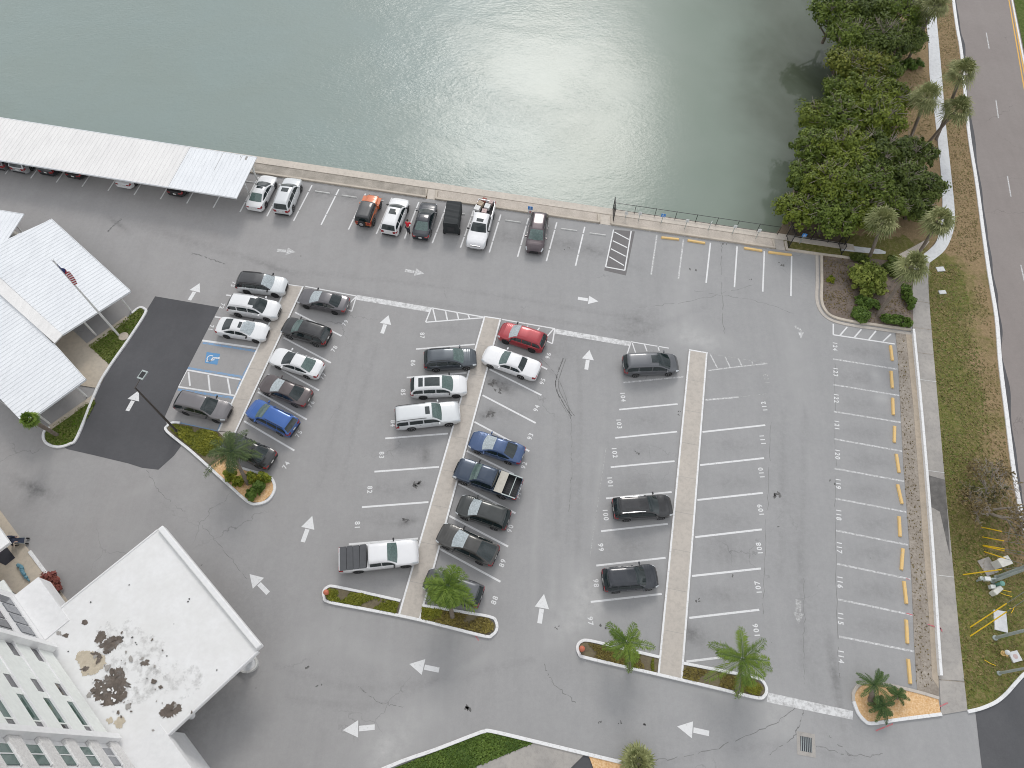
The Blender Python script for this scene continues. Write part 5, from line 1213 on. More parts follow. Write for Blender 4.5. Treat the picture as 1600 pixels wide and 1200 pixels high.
# canopy
cn_ = empty('entrance_canopy', (wA.x, wA.y, 0), brz, 'big flat white canopy roof with brown dirt stains over the entrance drive', 'canopy')
HC = 4.5; k1, k2, k3, k4 = (loc(*q, HC) for q in ((240,827),(403,1007),(253,1161),(98,956)))
x0 = (k1[0]+k4[0])/2; x1 = (k2[0]+k3[0])/2; y1 = (k1[1]+k2[1])/2; y0 = -.59
mb = MB(); mb.prism([(x0,y0),(x1,y0),(x1,y1),(x0,y1)], HC-.45, HC-.06); o = mb.build('roof_slab', M['canopy'], cn_)
lip = MB(); bl(lip, x0, x1, y1-.02, y1+.42, HC-.5, HC+.22); bl(lip, x1+.002, x1+.16, y0, y1-.03, HC-.5, HC+.0); bl(lip, x0-.16, x0-.002, y0, y1-.03, HC-.5, HC+.0)
o = lip.build('roof_edge', M['stucco'], cn_); bv = o.modifiers.new('round','BEVEL'); bv.width = .12; bv.segments = 3
cols = MB()
for (x_, y_) in ((x0+1.2, y1-1.3), (x1-1.2, y1-1.3), (x0+1.2, y1-6.5), (x1-1.2, y1-6.5)):
    c2 = MB(); c2.lathe([(.26,0),(.26,.1),(.2,.16),(.2,HC-.46)], 16, (x_, y_, 0)); c2.build('column', M['stucco'], cn_, smooth=40)
def fblob(c, r, seed, sy, ang, rough, n=260):
    pts = []
    for j in range(n):
        t = 2*pi*j/n; e = Vector((cos(t)*1.2+seed*7.1, sin(t)*1.2, seed*3.3))
        f = 1+rough*1.3*mnoise.noise(e*.9)+rough*.45*mnoise.noise(e*2.3)+rough*.32*mnoise.noise(e*6)+rough*.30*mnoise.noise(e*17)+rough*.18*mnoise.noise(e*41)
        q = r*max(.2, f); x, y = q*cos(t), q*sin(t)*sy; pts.append(Vector((c[0]+x*cos(ang)-y*sin(ang), c[1]+x*sin(ang)+y*cos(ang))))
    return pts
def roofstain(px, py, r, mt, seed, sy=1, ang=0, rough=.5, n=40, dz=0):
    q = loc(px, py, HC-.06); b_ = fblob(q, r, seed, sy, ang, rough) if n > 20 else blob(q, r, seed, n, sy, ang, rough); mb = MB(); mb.add([(*p, HC-.054+dz) for p in b_], [tuple(range(len(b_)))]); o = mb.build('dirt_stain', M[mt], cn_)
    if o.data.polygons[0].normal.z < 0: o.data.flip_normals()
for i, a in enumerate(((172,1078,1.0,'rooftar',11,.75,.5,.55),(188,1066,.8,'rooftar',12,.8,.2,.6),(160,1082,.7,'rooftar',41,.8,.2,.6),(178,1092,.6,'rooftar',42,.7,.9,.6),(170,1006,.62,'rooftar',13,.7,.8,.6),(157,995,.45,'rooftar',14,.7,-.4,.6),(178,1003,.5,'rooftar',15,.7,1,.6),(266,1108,.55,'rooftar',16,.8,1.2,.6),(228,1036,.30,'rooftar',17,.7,.9,.6),(133,973,.18,'rooftar',18,.8,0,.5),(103,993,.22,'rooftar',19,.6,1,.5),
        (143,1035,.95,'rooftan',20,.8,.3,.35),(132,1045,.3,'rooftar',31,.5,1,.6),(150,1022,.3,'rooftar',32,.5,.4,.6),(150,1063,.25,'rooftar',33,.3,.7,.4),(187,1130,.35,'rooftan',21,.8,.4,.5),(172,1126,.22,'rooftan',22,.8,.4,.5),(140,1086,.18,'roof_grime',23,.9,0,.4),(66,968,.2,'rooftan',24,.8,0,.5),(93,990,.2,'roof_grime',25,.6,0,.5),(200,1104,.22,'roof_grime',26,.7,0,.5))):
    roofstain(*a, dz=.0012*i)
rsx = random.Random(9)
for i in range(46):
    cx__, cy__ = rsx.choice(((172,1078),(172,1005),(150,1030),(160,1050),(185,1062),(195,1100),(228,1036),(266,1108)))
    roofstain(cx__+rsx.gauss(0,20), cy__+rsx.gauss(0,18), rsx.choice((.04,.06,.09,.14,.2)), rsx.choice(('rooftar','rooftar','roof_grime')), 200+i, .7, rsx.uniform(0,3), .5, dz=.047+.0006*i)
for i in range(16): roofstain(172+rsx.gauss(0,13), 1078+rsx.gauss(0,11), rsx.choice((.05,.08,.12)), 'canopy', 300+i, .7, rsx.uniform(0,3), .5, dz=.092+.0006*i)
for i, (px, py, r) in enumerate(((202,914,.05),(296,936,.06),(294,940,.06),(192,996,.07),(207,996,.07),(212,1004,.05),(214,1007,.04),(261,1025,.05),(339,1047,.05),(142,941,.06),(230,1060,.05),(76,1012,.06),(107,1018,.05),(272,975,.03))):
    roofstain(px, py, r, 'ironcover', 50+i, 1, 0, .2, 12, .026+.0005*i)
k_ = Nodes('roof_soot'); k_.color((.45,.44,.43)); k_.rough(.8)
al = k_.math('MULTIPLY', k_.ramp(k_.noise(1.5, 6, rough=.7), .50, .72), .45); tb = k_.n('ShaderNodeBsdfTransparent'); ms_ = k_.n('ShaderNodeMixShader'); k_.l(al, ms_.inputs[0]); k_.l(tb.outputs[0], ms_.inputs[1]); k_.l(k_.b.outputs[0], ms_.inputs[2]); k_.l(ms_.outputs[0], k_.o.inputs[0])
M['roof_soot'] = k_.m
roofstain(205,1040,3.2,'roof_soot',71,.75,.2,.25,40,.012); roofstain(280,1060,1.8,'roof_soot',72,.6,.5,.3,40,.040)
# rounded traffic island under the canopy corner
b_ = [P2(*q) for q in ((372,1028),(388,1024),(398,1027),(403,1036),(400,1044),(390,1050),(378,1049),(360,1036))]
o = fill('kerb_island', crom(b_, 4, True), .28, M['sidewalk_white'], thick=.28); tag(o, 'rounded pale concrete kerb island sticking out under the canopy corner', 'kerb island')
kb = kerb_mesh(MB(), crom(b_, 4, True), .14, .36, True).build('rim', M['white_stop'], o)
# dark mat and blue ornament on the entrance walk
o = pxfill('door_mat', [(-3,860),(9,851.5),(25,872),(10,884),(0,879)], .115, M['grate'], thick=.012); tag(o, 'dark door mat on the cream walk at the building entrance', 'mat')
mb = MB(); pts = crom([P(*q, .22) for q in ((27,882),(33,886),(35,893),(39,900),(46,908))], 6); mb.tube(pts, [max(.05, .17*(1-abs(i/len(pts)-.35)*1.1)) for i in range(len(pts))], 8)
for q in ((29,884),(38,897),(34,888),(41,902)):
    c_ = P(*q, .30); mb.lathe([(.0,-.1),(.13,-.05),(.13,.05),(0,.12)], 8, c_)
M['bluegrey'] = mottled('blue_mosaic', (.08,.20,.27), (.18,.34,.40), 8, 20, bump=0)
o = mb.build('garden_ornament', M['bluegrey']); tag(o, 'blue mosaic ornament winding along the cream walk by the entrance', 'ornament')

# ------------------------------------------------------------------ poles, flag, lamp, signs, fences
def rod(name, a, b, r0, r1, mat_, parent=None, n=10): return MB().tube([a, (Vector(a)+Vector(b))/2, b], [r0,(r0+r1)/2,r1], n).build(name, mat_, parent, smooth=50)
fb = P(186.2,524.5); fp = empty('flagpole', fb, 0, 'tall white flagpole with a drooping striped flag on the small lawn', 'flagpole')
rod('pole', (0,0,0), (0,0,11.0), .11, .06, M['polepaint'], fp)
MB().lathe([(.0,-.09),(.08,-.05),(.1,0),(.08,.05),(0,.09)], 10, (0,0,11.1)).build('finial', M['chrome'], fp, smooth=60)
# limp flag: folds hanging beside the pole
k_ = Nodes('flag_cloth'); uv = k_.n('ShaderNodeUVMap'); sp_ = k_.n('ShaderNodeSeparateXYZ'); k_.l(uv.outputs[0], sp_.inputs[0])
u_, v_ = sp_.outputs[0], sp_.outputs[1]
strp = k_.math('GREATER_THAN', k_.math('FRACT', k_.math('MULTIPLY', v_, 6.5), 0), .5)
col = k_.mix(strp, (.38,.03,.045), (.75,.74,.73)); canton = k_.math('MULTIPLY', k_.math('LESS_THAN', u_, .42), k_.math('GREATER_THAN', v_, .46))
k_.color(k_.mix(canton, col, (.035,.05,.16))); k_.rough(.8)
nu_, nv_ = 28, 14; vs = []; uvs = []
for i in range(nu_+1):
    for j in range(nv_+1):
        u0, v0 = i/nu_, j/nv_; fall = u0**.8
        x = .10+.75*u0*(1-.35*u0)*(.55+.45*v0); z = 10.75-(1-v0)*1.55-fall*1.15+.1*sin(u0*9); y = .20*sin(u0*13+v0*2)*u0**.5
        vs.append((x, y, z)); uvs.append((u0, v0))
fs = [(i*(nv_+1)+j, (i+1)*(nv_+1)+j, (i+1)*(nv_+1)+j+1, i*(nv_+1)+j+1) for i in range(nu_) for j in range(nv_)]
mb = MB(); mb.add(vs, fs); fo = mb.build('flag', k_.m, fp, smooth=70); uvl = fo.data.uv_layers.new(name='UVMap')
for lp_ in fo.data.loops: uvl.data[lp_.index].uv = uvs[lp_.vertex_index]
fo.rotation_euler = (0,0,radians(-20))
MB().lathe([(.45,.0),(.45,.08),(.38,.12)], 20, P(193.5,526,.07)).build('ground_light', M['walk_cream']); tag(bpy.data.objects['ground_light'], 'round pale concrete disc in the lawn beside the flagpole foot', 'ground light')
lb_ = P(277.5,675); lp = empty('street_lamp', lb_, radians(90), 'dark bronze street lamp with a flat rectangular head at the left island', 'street lamp')
rod('pole', (0,0,0), (0,0,8.2), .11, .07, M['bronze'], lp); MB().lathe([(.2,0),(.2,.25),(.13,.3)], 12).build('base', M['bronze'], lp)
rod('arm', (0,0,8.12), (.75,-.25,8.25), .04, .04, M['bronze'], lp)
mb = MB(); mb.box((1.05,-.35,8.28), (.78,.5,.10), radians(-18)); h_ = mb.build('lamp_head', M['galv'], lp); mb = MB(); mb.box((1.05,-.35,8.345), (.50,.34,.03), radians(-18)); mb.build('heat_sink', M['black'], h_)
def sign(b, h, label, face, w=.42, hh=.42, mark=None, group='signs along the seawall', face_rz=None, name='sign'):
    p = P(*b); root = empty(name, p, radians(-9) if face_rz is None else face_rz, label, 'sign', group)
    rod('post', (0,0,0), (0,0,h), .035, .035, M['galv'] if mark != 'dark' else M['bronze'], root, 6)
    mb = MB(); mb.box((0,-.045,h-hh/2+.02), (w,.025,hh)); pl = mb.build('panel', M[face], root)
    mk = MB()
    if face == 'signblue':   # white wheelchair figure
        R0 = [(-.02+.10*cos(t), h-hh/2-.05+.10*sin(t)) for t in np.linspace(radians(100), radians(400), 14)]
        for (xa_, za_), (xb_, zb_) in zip(R0[:-1], R0[1:]): mk.tube([(xa_,-.064,za_),(xb_,-.064,zb_)], .014, 4)
        mk.tube([(-.02,-.064,h-hh/2+.12),(-.01,-.064,h-hh/2),(.09,-.064,h-hh/2-.01),(.13,-.064,h-hh/2-.12)], .02, 4)
        mk.lathe([(0,-.03),(.03,0),(0,.03)], 8, (-.02,-.064,h-hh/2+.16)); mk.build('symbol', M['signwhite'], pl)
    else:
        for q in range(2): mk.box((0,-.062,h-hh*.35-q*.12), (w*.5,.006,.022))
        mk.build('lettering', M['galv'], pl)
    return root
sign((828,338), 1.5, 'blue and white accessible parking sign left of the plum SUV, alone on the seawall', 'signblue', .5, .5)
mb = MB(); mb.box((0,-.05,.75), (.42,.02,.4)); o = mb.build('panel', M['signwhite'], bpy.data.objects['sign']); mb = MB(); mb.tube([(-.1,-.064,.82),(.1,-.064,.82)], .03, 4); mb.tube([(-.1,-.064,.68),(.1,-.064,.68)], .03, 4); mb.build('symbol', M['signred'], o)
for (b, h, lb_, fc) in (((977,341),1.0,'small white sign by the end post of the black fence'+'','signwhite'), ((997.5,345),1.35,'white sign on a thin post left of the first blue sign by the fence','signwhite'), ((1032.5,350),1.55,'blue accessible sign in the middle of the fenced seawall','signblue'), ((1069.5,358),1.5,'white sign just right of the blue sign by the black fence','signwhite'),
        ((1106,361),1.4,'white sign turned edge-on halfway along the black fence','signwhite'), ((1143.5,366.5),1.45,'white sign left of the last white sign before the kerb gap','signwhite'), ((1180.5,373),1.5,'last white sign before the gap in the seawall kerb','signwhite'), ((1249,381),1.6,'blue accessible sign beside the gate under the mangrove trees','signblue')):
    s_ = sign(b, h, lb_, fc, .46 if fc == 'signblue' else .34, .46 if fc == 'signblue' else .42, face_rz=radians(-9) if 'edge-on' not in lb_ else radians(60))
def fence(pts, h, label, name='fence', spacing=2.4, picket=.13, pw=.06):
    pts = [Vector((p[0],p[1])) for p in pts]; root = empty(name, (*pts[0], .1), 0, label, 'fence', 'black fences at the seawall')
    o0 = pts[0]; pk = MB()
    for a, b in zip(pts[:-1], pts[1:]):
        d_ = b-a; ln_ = d_.length; t = d_.normalized(); nseg = max(1, round(ln_/spacing))
        for i in range(nseg+1):
            p = a+d_*i/nseg-o0; mb = MB(); mb.box((p.x,p.y,h/2), (pw,pw,h+.06)); mb.build('post', M['fence'], root)
        for zz_ in (.15, h-.03): c_ = (a+b)/2-o0; rl = MB(); rl.box((c_.x,c_.y,zz_), (ln_,pw*.8,pw*.8), atan2(t.y,t.x)); rl.build('rail', M['fence'], root)
        if picket:
            for i in range(int(ln_/picket)): p = a+t*(i+.5)*picket-o0; pk.box((p.x,p.y,h/2+.05), (.016,.016,h-.2), atan2(t.y,t.x))
    if picket: pk.build('pickets', M['fence'], root)
    return root
fxa, fxb = P(960,340).x, P(1214,366).x
fence([wall_pt(x, .06) for x in (fxa, (fxa+fxb)/2, fxb)], 1.15, 'long thin black rail fence along the seawall edge', picket=0, pw=.045)
fence([wall_pt(fxa-.15, .04), wall_pt(fxa-.15, .72)], 1.9, 'tall black fence panel across the seawall at the left end of the fenced part', spacing=1.2)
fence([wall_pt(P(1231,385).x, .10), wall_pt(P(1231,385).x, .80)], 1.9, 'black gate panel standing across the seawall beside the trees', spacing=1.2)
fence([wall_pt(P(1240,372).x, .10), wall_pt(P(1318,380).x, .10)], 1.35, 'black picket fence on the seawall under the mangrove trees', spacing=2, picket=.10)
fence([wall_pt(P(1311,390).x, .12), wall_pt(P(1311,390).x, .80)], 1.4, 'short black fence end where the white path starts', spacing=1.2, picket=.10)
# caution posts, drain, covers
def ball_post(px, label, nm='marker_post'):
    p = P(*px, .1); root = empty(nm, p, 0, label, 'marker', 'terracotta markers on the island tips')
    MB().lathe([(.16,0),(.16,.25),(.12,.30),(.12,.34)], 14).build('base', M['terracotta'], root, smooth=40); MB().lathe([(.02,.32),(.17,.38),(.22,.50),(.17,.62),(.02,.68)], 14).build('ball', M['terracotta'], root, smooth=70)
ball_post((511.5,927.5), 'terracotta ball marker at the tip of the green planted island under the covered-bed pickup'); ball_post((908.5,1015), 'terracotta ball marker at the tip of the dry planted island on the right')
dp = P2(1259.5,1163); dr = empty('storm_drain', (dp.x,dp.y,0), radians(-8), 'square storm drain with an iron grate in a concrete collar', 'drain')
mb = MB(); 
for (cx__, cy__, w__, h__) in ((0,.62,1.3,.28),(0,-.62,1.3,.28),(-.53,0,.24,.96),(.53,0,.24,.96)): mb.box((cx__,cy__,.0), (w__,h__,.03))
mb.build('collar', M['sidewalk_grey'], dr)
mb = MB(); mb.box((0,0,-.01), (.82,.96,.025)); g0 = mb.build('grate', M['grate'], dr); mb = MB()
for i in range(6): mb.box((-.34+i*.136,0,.008), (.04,.94,.02))
mb.build('bar', M['galv'], g0)
for q, w__, lb_ in (((1469,421),(.8,.55),'pale concrete utility cover in the grass beside the white sidewalk'), ((1472,457),(.7,.4),'smaller pale utility cover in the grass by the grey sidewalk')):
    p = P(*q, .03); mb = MB(); mb.box((0,0,.04), (*w__,.1)); mb.box((0,0,.092), (w__[0]*.8,w__[1]*.75,.012)); o = mb.build('utility_cover', M['sidewalk_white'], None, None, p, (0,0,radians(8))); tag(o, lb_, 'utility cover', 'utility covers in the verge')
# utilities in the lower right verge
p = P(1558,882,.03); ub = empty('utility_cabinet', p, radians(20), 'white metal utility cabinet on a grey pad in the right-hand verge', 'utility box')
mb = MB(); mb.box((0,0,.5), (.95,.62,1.0)); mb.box((0,0,1.02), (1.02,.70,.06)); o = mb.build('cabinet', M['utility'], ub); o.modifiers.new('round','BEVEL').width = .02
mb = MB(); mb.box((-.85,.1,.03), (1.1,1.3,.08)); mb.build('pad', M['sidewalk_grey'], ub); mb = MB(); mb.box((0,-.318,.5), (.06,.012,.9)); mb.box((.3,-.325,.55), (.05,.03,.14)); mb.build('door_seam', M['galv'], ub)
mb = MB(); mb.prism([P2(*q) for q in ((1551,953),(1570,956),(1573,989),(1553,984))], .02, .16); o = mb.build('concrete_slab', M['sidewalk_white']); tag(o, 'pale rectangular concrete slab in the lower right grass', 'slab')
p = P(1552,925,.03); pd = empty('utility_pedestal', p, radians(35), 'beige utility pedestal with a round green cap beside it in the grass', 'utility box')
mb = MB(); mb.box((0,0,.35), (.85,.35,.7)); o = mb.build('housing', M['utility'], pd); o.modifiers.new('round','BEVEL').width = .04
MB().lathe([(.17,0),(.17,.75),(.20,.80),(.12,.9),(.0,.92)], 14, (.62,.2,0)).build('green_cap', M['utilgreen'], pd, smooth=40)
p = P(1540,908,.03); mt = empty('meter_assembly', p, 0, 'cluster of grey pipe fittings at the foot of the nearest pole pair', 'pipe fittings')
mb = MB(); mb.tube([(-.7,0,0),(-.7,0,.5),(.5,.1,.5),(.5,.1,0)], .08, 8); mb.build('pipe', M['galv'], mt, smooth=40); mb = MB(); mb.box((-.2,.05,.5), (.45,.3,.34)); mb.build('valve', M['signwhite'], mt); mb = MB(); mb.box((.25,-.5,.2), (.4,.3,.35)); mb.build('valve', M['signwhite'], mt); MB().lathe([(.16,.45),(.16,.7),(.06,.74)], 12, (-.7,.05,0)).build('cap', M['galv'], mt)
p = P(1567,1021,.03); fh = empty('hydrant_marker', p, 0, 'small orange hydrant with a white bonnet in the lower right grass', 'hydrant')
MB().lathe([(.2,0),(.2,.06),(.15,.1),(.15,.5),(.18,.52)], 14).build('barrel', M['yellow_stop'], fh, smooth=40); MB().lathe([(.19,.52),(.19,.58),(.12,.72),(.03,.78)], 14).build('bonnet', M['signwhite'], fh, smooth=50)
mb = MB(); mb.tube([(-.28,0,.38),(.28,0,.38)], .075, 10); mb.tube([(0,0,.38),(0,-.26,.38)], .085, 10); mb.build('nozzle', M['yellow_stop'], fh, smooth=40)
p = P(1585,1026,.03); mb = MB(); mb.box((0,0,.06), (.75,.75,.14)); o = mb.build('concrete_cap', M['sidewalk_white'], None, None, p, (0,0,radians(15))); mb = MB(); mb.lathe([(.18,.13),(.18,.145)], 14); mb.build('lid', M['card_pink'], o); tag(o, 'square concrete cap with a pinkish lid beside the orange hydrant', 'utility cover')
M['bluecan'] = M['signwhite']
def upole(b, label, r=.17, h=11, arm=False):
    p = P(*b, 0); root = empty('utility_pole', p, 0, label, 'pole', 'utility poles at the lower right edge')
    rod('shaft', (0,0,0), (0,0,h), r, r*.7, M['galv'], root, 12); MB().lathe([(r*1.7,0),(r*1.7,.12),(r*1.15,.2)], 12).build('base', M['galv'], root)
    return root
upole((1550,909), 'grey-green pole leaning out of the photo above the beige pedestal', .11); upole((1556,902), 'second grey-green pole right next to the pipe fittings', .11)
upole((1554,997), 'grey-green pole just below the pale concrete slab', .12); upole((1560,1052), 'grey-green pole nearest the driveway kerb', .10); 
for i, (a, b) in enumerate((((1531,823),(1600,838)),((1535,839),(1600,851)),((1536,852),(1600,863)),((1536,853),(1600,868)),((1538,862),(1600,882)),((1505,898),(1600,885)),((1516,980),(1600,925)),((1516,994),(1600,938)))):
    p = P(*a, .03); q = P(b[0]+60, b[1]+(b[1]-a[1])/(b[0]-a[0])*60, 7.5)
    root = empty('guy_wire', p, 0, ['uppermost of the thin yellow-guarded guy wires near the bare tree','second guy wire below the topmost yellow guard','third guy wire, upper of the crossing pair of yellow guards','fourth guy wire, lower of the crossing pair of yellow guards','lowest guy wire of the bundle above the white cabinet','lone yellow-guarded guy wire below the white cabinet','upper yellow-guarded guy wire left of the pale concrete slab','lower yellow-guarded guy wire left of the pale concrete slab'][i], 'guy wire', 'guy wires with yellow guards')
    v_ = q-p; rod('wire', (0,0,0), v_, .02, .02, M['wire'], root, 5); rod('guard', v_*.0, v_*(.30 if i < 5 else .42), .045, .045, M['guy'], root, 6)
mb = MB()
for a, b in (((1545,915),(1580,925)),((1560,925),(1581,932)),((1538,1031),(1556,1040)),((1577,951),(1586,948)),((1580,958),(1584,950))): mb.tube([P(*a,.05), P((a[0]+b[0])/2,(a[1]+b[1])/2+1,.12), P(*b,.05)], .025, 5)
o = mb.build('marking_tape', M['guy']); tag(o, 'loose yellow marking tape strands lying around the utility pedestal', 'tape')
for a, b in (((1416,904),(1421,906)),((1416,958),(1426,961)),((1447,975),(1470,983)),((1456,922),(1464,926)),((1464,975),(1472,988)),((1468,1104),(1480,1098)),((740,988),(748,1001)),((1395,1131),(1368,1142))):
    mb = MB(); quad_strip(mb, P2(*a), P2(*b), .09, .09 if a[0] > 1430 and a[0] < 1500 else .006); o = mb.build('survey_mark', M['red_paint']); o['kind'] = 'structure'

# ------------------------------------------------------------------ vegetation
def crown(center, rx, ry, rz, nclump, nleaf, size, mat_, parent, seed, low=-.15, ragged=.35, name='crown'):
    """leaf-sized faces on many small clumps spread over an uneven crown (coordinates local to parent)"""
    rs = random.Random(seed); lv = Leaves(); C_ = Vector(center)
    for i in range(nclump):
        while True:
            d_ = Vector((rs.gauss(0,1), rs.gauss(0,1), rs.gauss(.25,.8)))
            if d_.length > .2 and d_.normalized().z > low: break
        d_.normalize(); rr = rs.uniform(1-ragged, 1.05)
        if rs.random() < .38: rr *= rs.uniform(.4,.85)
        c_ = C_+Vector((d_.x*rx*rr, d_.y*ry*rr, d_.z*rz*rr)); cr_ = min(rx,ry)*(rs.uniform(.09,.17) if rs.random() < .55 else rs.uniform(.18,.30)); ct = rs.gauss(.48,.16)
        nl_ = int(nleaf*min(1.25, (cr_/(min(rx,ry)*.2))**1.3+.12)); loose = rs.random() < .2
        for j in range(nl_):
            e = Vector((rs.gauss(0,1), rs.gauss(0,1), rs.gauss(.35,.9))).normalized(); q = c_+e*cr_*(rs.random()**.4)*(1.9 if loose else rs.uniform(.7,1.25))
            n_ = (e*1.0+d_*.35+Vector((rs.gauss(0,.4), rs.gauss(0,.4), .35+rs.gauss(0,.3))))
            lv.quad(q, n_, size*rs.uniform(.7,1.35), rs, ct+rs.gauss(0,.2)+(.35 if rs.random() < .06 else 0), 1.7)
    return lv.build(name, LEAF[mat_], parent)
def tree_thing(b, h, r, mat_, label, seed, name='mangrove_tree', cat='tree', group='mangrove trees by the water', dens=1.0, rzf=.62, z0=0, leaf=.185, limbs=True):
    p = P(*b, h*.62); p.z = z0; root = empty(name, p, 0, label, cat, group); rs = random.Random(seed)
    mb = MB(); cz = h-r*rzf
    trunk_pts = [(0,0,-.3),(rs.gauss(0,.2),rs.gauss(0,.2),h*.3),(rs.gauss(0,.3),rs.gauss(0,.3),h*.62)]
    mb.tube(trunk_pts, [.22,.16,.10], 7)
    for i in range(9):
        t = rs.uniform(0,2*pi); a = Vector((0,0,h*rs.uniform(.12,.4))); e = Vector((cos(t)*r*rs.uniform(.6,.98), sin(t)*r*rs.uniform(.6,.98), cz+r*rzf*rs.uniform(.0,.72))); m_ = (a+e)/2+Vector((0,0,-.3))
        mb.tube([a, m_, e], [.11,.07,.025], 5)
    tw = MB()
    for i in range(14):
        t = rs.uniform(0,2*pi); f = rs.uniform(.2,.85); a = Vector((cos(t)*r*f*.5, sin(t)*r*f*.5, cz+r*rzf*.2)); e = Vector((cos(t)*r*f, sin(t)*r*f, cz+r*rzf*(1.10-f*f*.55))); s_ = (e-a)*.35
        tw.tube([a,(a+e)/2+Vector((0,0,.1)),e], [.06,.045,.02], 4)
        for w_ in range(3): tw.tube([(a+e)/2, e+Vector((rs.gauss(0,.45),rs.gauss(0,.45),rs.gauss(.05,.15)))], [.035,.014], 4)
    tw.build('branches', M['deadwood'], root)
    mb.build('trunk', M['bark'], root, smooth=50)
    crown((0,0,cz), r, r*rs.uniform(.85,1.1), r*rzf, int(104*dens), 74, leaf, mat_, root, seed)
    return root
TR = [((1305,22),5.5,3.1,'mangrove','dark green mangrove at the top edge nearest the water'), ((1352,18),6,3.3,'dark','dark dense mangrove at the top edge, second from the water'), ((1402,24),6,3.0,'mangrove','mangrove at the top edge next to the leaning palms'), ((1330,62),5.5,3.0,'mangrove','mangrove just above the yellowing bush, on the water side'), ((1378,66),5.8,3.1,'dark','dark mangrove behind the yellowing bush'), ((1415,62),4.6,2.2,'dark','small dark mangrove close to the round clipped hedge'),
      ((1322,102),4.6,2.5,'yellowish','mangrove with yellowing leaf tips beside the water'), ((1358,106),4.8,2.5,'yellowish','paler mangrove with orange-tinged leaves beside the bare patch'), ((1312,140),3.2,1.9,'mangrove','low mangrove overhanging the water below the yellowing one'), ((1383,115),4.0,1.7,'mangrove','small mangrove at the edge of the bare brown patch'),
      ((1352,150),5.2,2.6,'bright','bright lime-green mangrove below the yellowing pair'), ((1392,160),5.2,2.2,'bright','bright green mangrove beside the three tall fan palms'), ((1275,190),4.6,2.3,'bright','yellow-green mangrove at the water edge'), ((1312,186),5.6,2.8,'mangrove','rounded mangrove behind the water-edge yellow-green one'), ((1368,192),6,3.0,'bright','tall bright mangrove in the middle of the grove'),
      ((1272,232),5,2.5,'mangrove','mid green mangrove overhanging the water in the middle of the grove'), ((1322,236),6.2,3.1,'bright','broad light green mangrove in the centre of the grove'), ((1372,240),5.6,2.8,'dark','dark mangrove between the light green centre and the dark shrub'), ((1258,282),4.4,2.2,'mangrove','mangrove with a ragged edge over the water near the fence'), ((1300,290),6,3.1,'bright','large bright mangrove above the black fence'),
      ((1348,290),5.6,2.8,'mangrove','mangrove with grey bare twigs showing in its crown'), ((1250,330),4.2,2.4,'bright','bright mangrove at the seawall corner by the water'), ((1298,336),4.6,2.7,'mangrove','mangrove leaning over the black picket fence'), ((1345,330),4.6,2.4,'bright','light green mangrove behind the lone fan palm'), ((1388,322),3.8,1.9,'mangrove','low mangrove at the edge of the shaded lawn'),
      ((1426,240),4.4,2.4,'dark','dark glossy sea-grape beside the white sidewalk, upper one'), ((1438,290),4.2,2.4,'dark','dark glossy sea-grape touching the white sidewalk'), ((1408,285),4.8,2.4,'dark','dark sea-grape with grey branches between grove and sidewalk'), ((1430,320),3.4,1.8,'dark','lowest dark sea-grape near the limestone rubble')]
for i, (b, h, r, mt_, lb_) in enumerate(TR): tree_thing(b, h, r*.98, mt_, lb_, 100+i, z0=-.2)
def bush(b, rx, ry, h, mat_, label, seed, rz=0, name='shrub', dens=1.0, leaf=.2, group='shrubs in the corner bed', nclump=40, z=.05, ragged=.12):
    p = P(*b, h*.45); p.z = z; root = empty(name, p, rz, label, 'shrub', group); mb = MB()
    rs = random.Random(seed)
    for i in range(6): t = rs.uniform(0,2*pi); mb.tube([(0,0,-.05),(cos(t)*rx*.3,sin(t)*ry*.3,h*.4),(cos(t)*rx*.6,sin(t)*ry*.6,h*.7)], [.05,.035,.015], 5)
    mb.build('stem', M['bark'], root); crown((0,0,h*.25), rx, ry, h*.75, int(nclump*dens*2.2), 56, leaf*.85, mat_, root, seed, low=-.05, ragged=ragged*.6, name='foliage')
bush((1357,437), 1.62, 1.72, 2.0, 'round', 'big rounded yellow-green shrub in the corner bed', 200, dens=1.6, leaf=.24)
bush((1355,473), 1.2, .55, .8, 'hedge', 'clipped oval hedge directly below the big rounded shrub', 201, radians(-25)); bush((1345,491), .72, .8, .8, 'hedge', 'clipped triangular hedge beside the dark mulch', 202, radians(30)); bush((1401,501), 1.45, .55, .85, 'hedge', 'long clipped hedge at the bottom corner by the grey sidewalk', 203, radians(-8))
bush((1418,462), .5, 1.4, .9, 'hedge', 'narrow hedge along the grey sidewalk', 204, radians(5)); bush((1394,416), .8, 1.1, 1.0, 'dark', 'dark low shrub between the rounded shrub and the sidewalk', 205); bush((1342,403), .9, .42, .7, 'dark', 'dark low shrub at the end of the white path', 206, radians(-10)); bush((1298,437), .35, .35, .35, 'croton', 'tiny pale green sprout alone in the dark mulch', 207, nclump=8)
bush((1425,101), 1.45, .75, .8, 'hedge', 'small clipped hedge at the foot of the leaning palms', 208, group='hedges'); bush((77,914), .75, .85, 1.0, 'red', 'red-leaved plant beside the building entrance roof', 209, name='ti_plant', group='planter plants', nclump=26, leaf=.26, z=.12)
for i, (b, mt_, lb_) in enumerate((((361,742),'croton','yellow-green shrub at the foot of the left island palm'), ((373,752),'croton','yellow-green shrub in front of the left island palm, on the orange chips'), ((392,748),'croton','yellow-green shrub right of the left island palm'), ((404,760),'hedge','darker green shrub in the middle of the orange wood chips'), ((412,747),'croton','yellow-green shrub at the right rim of the left island'), ((395,772),'hedge','small dark green shrub near the tip of the left island'))):
    bush(b, .50, .45, .7, mt_, lb_, 220+i, name='shrub', group='shrubs in the left island', nclump=14, leaf=.2, z=.1)
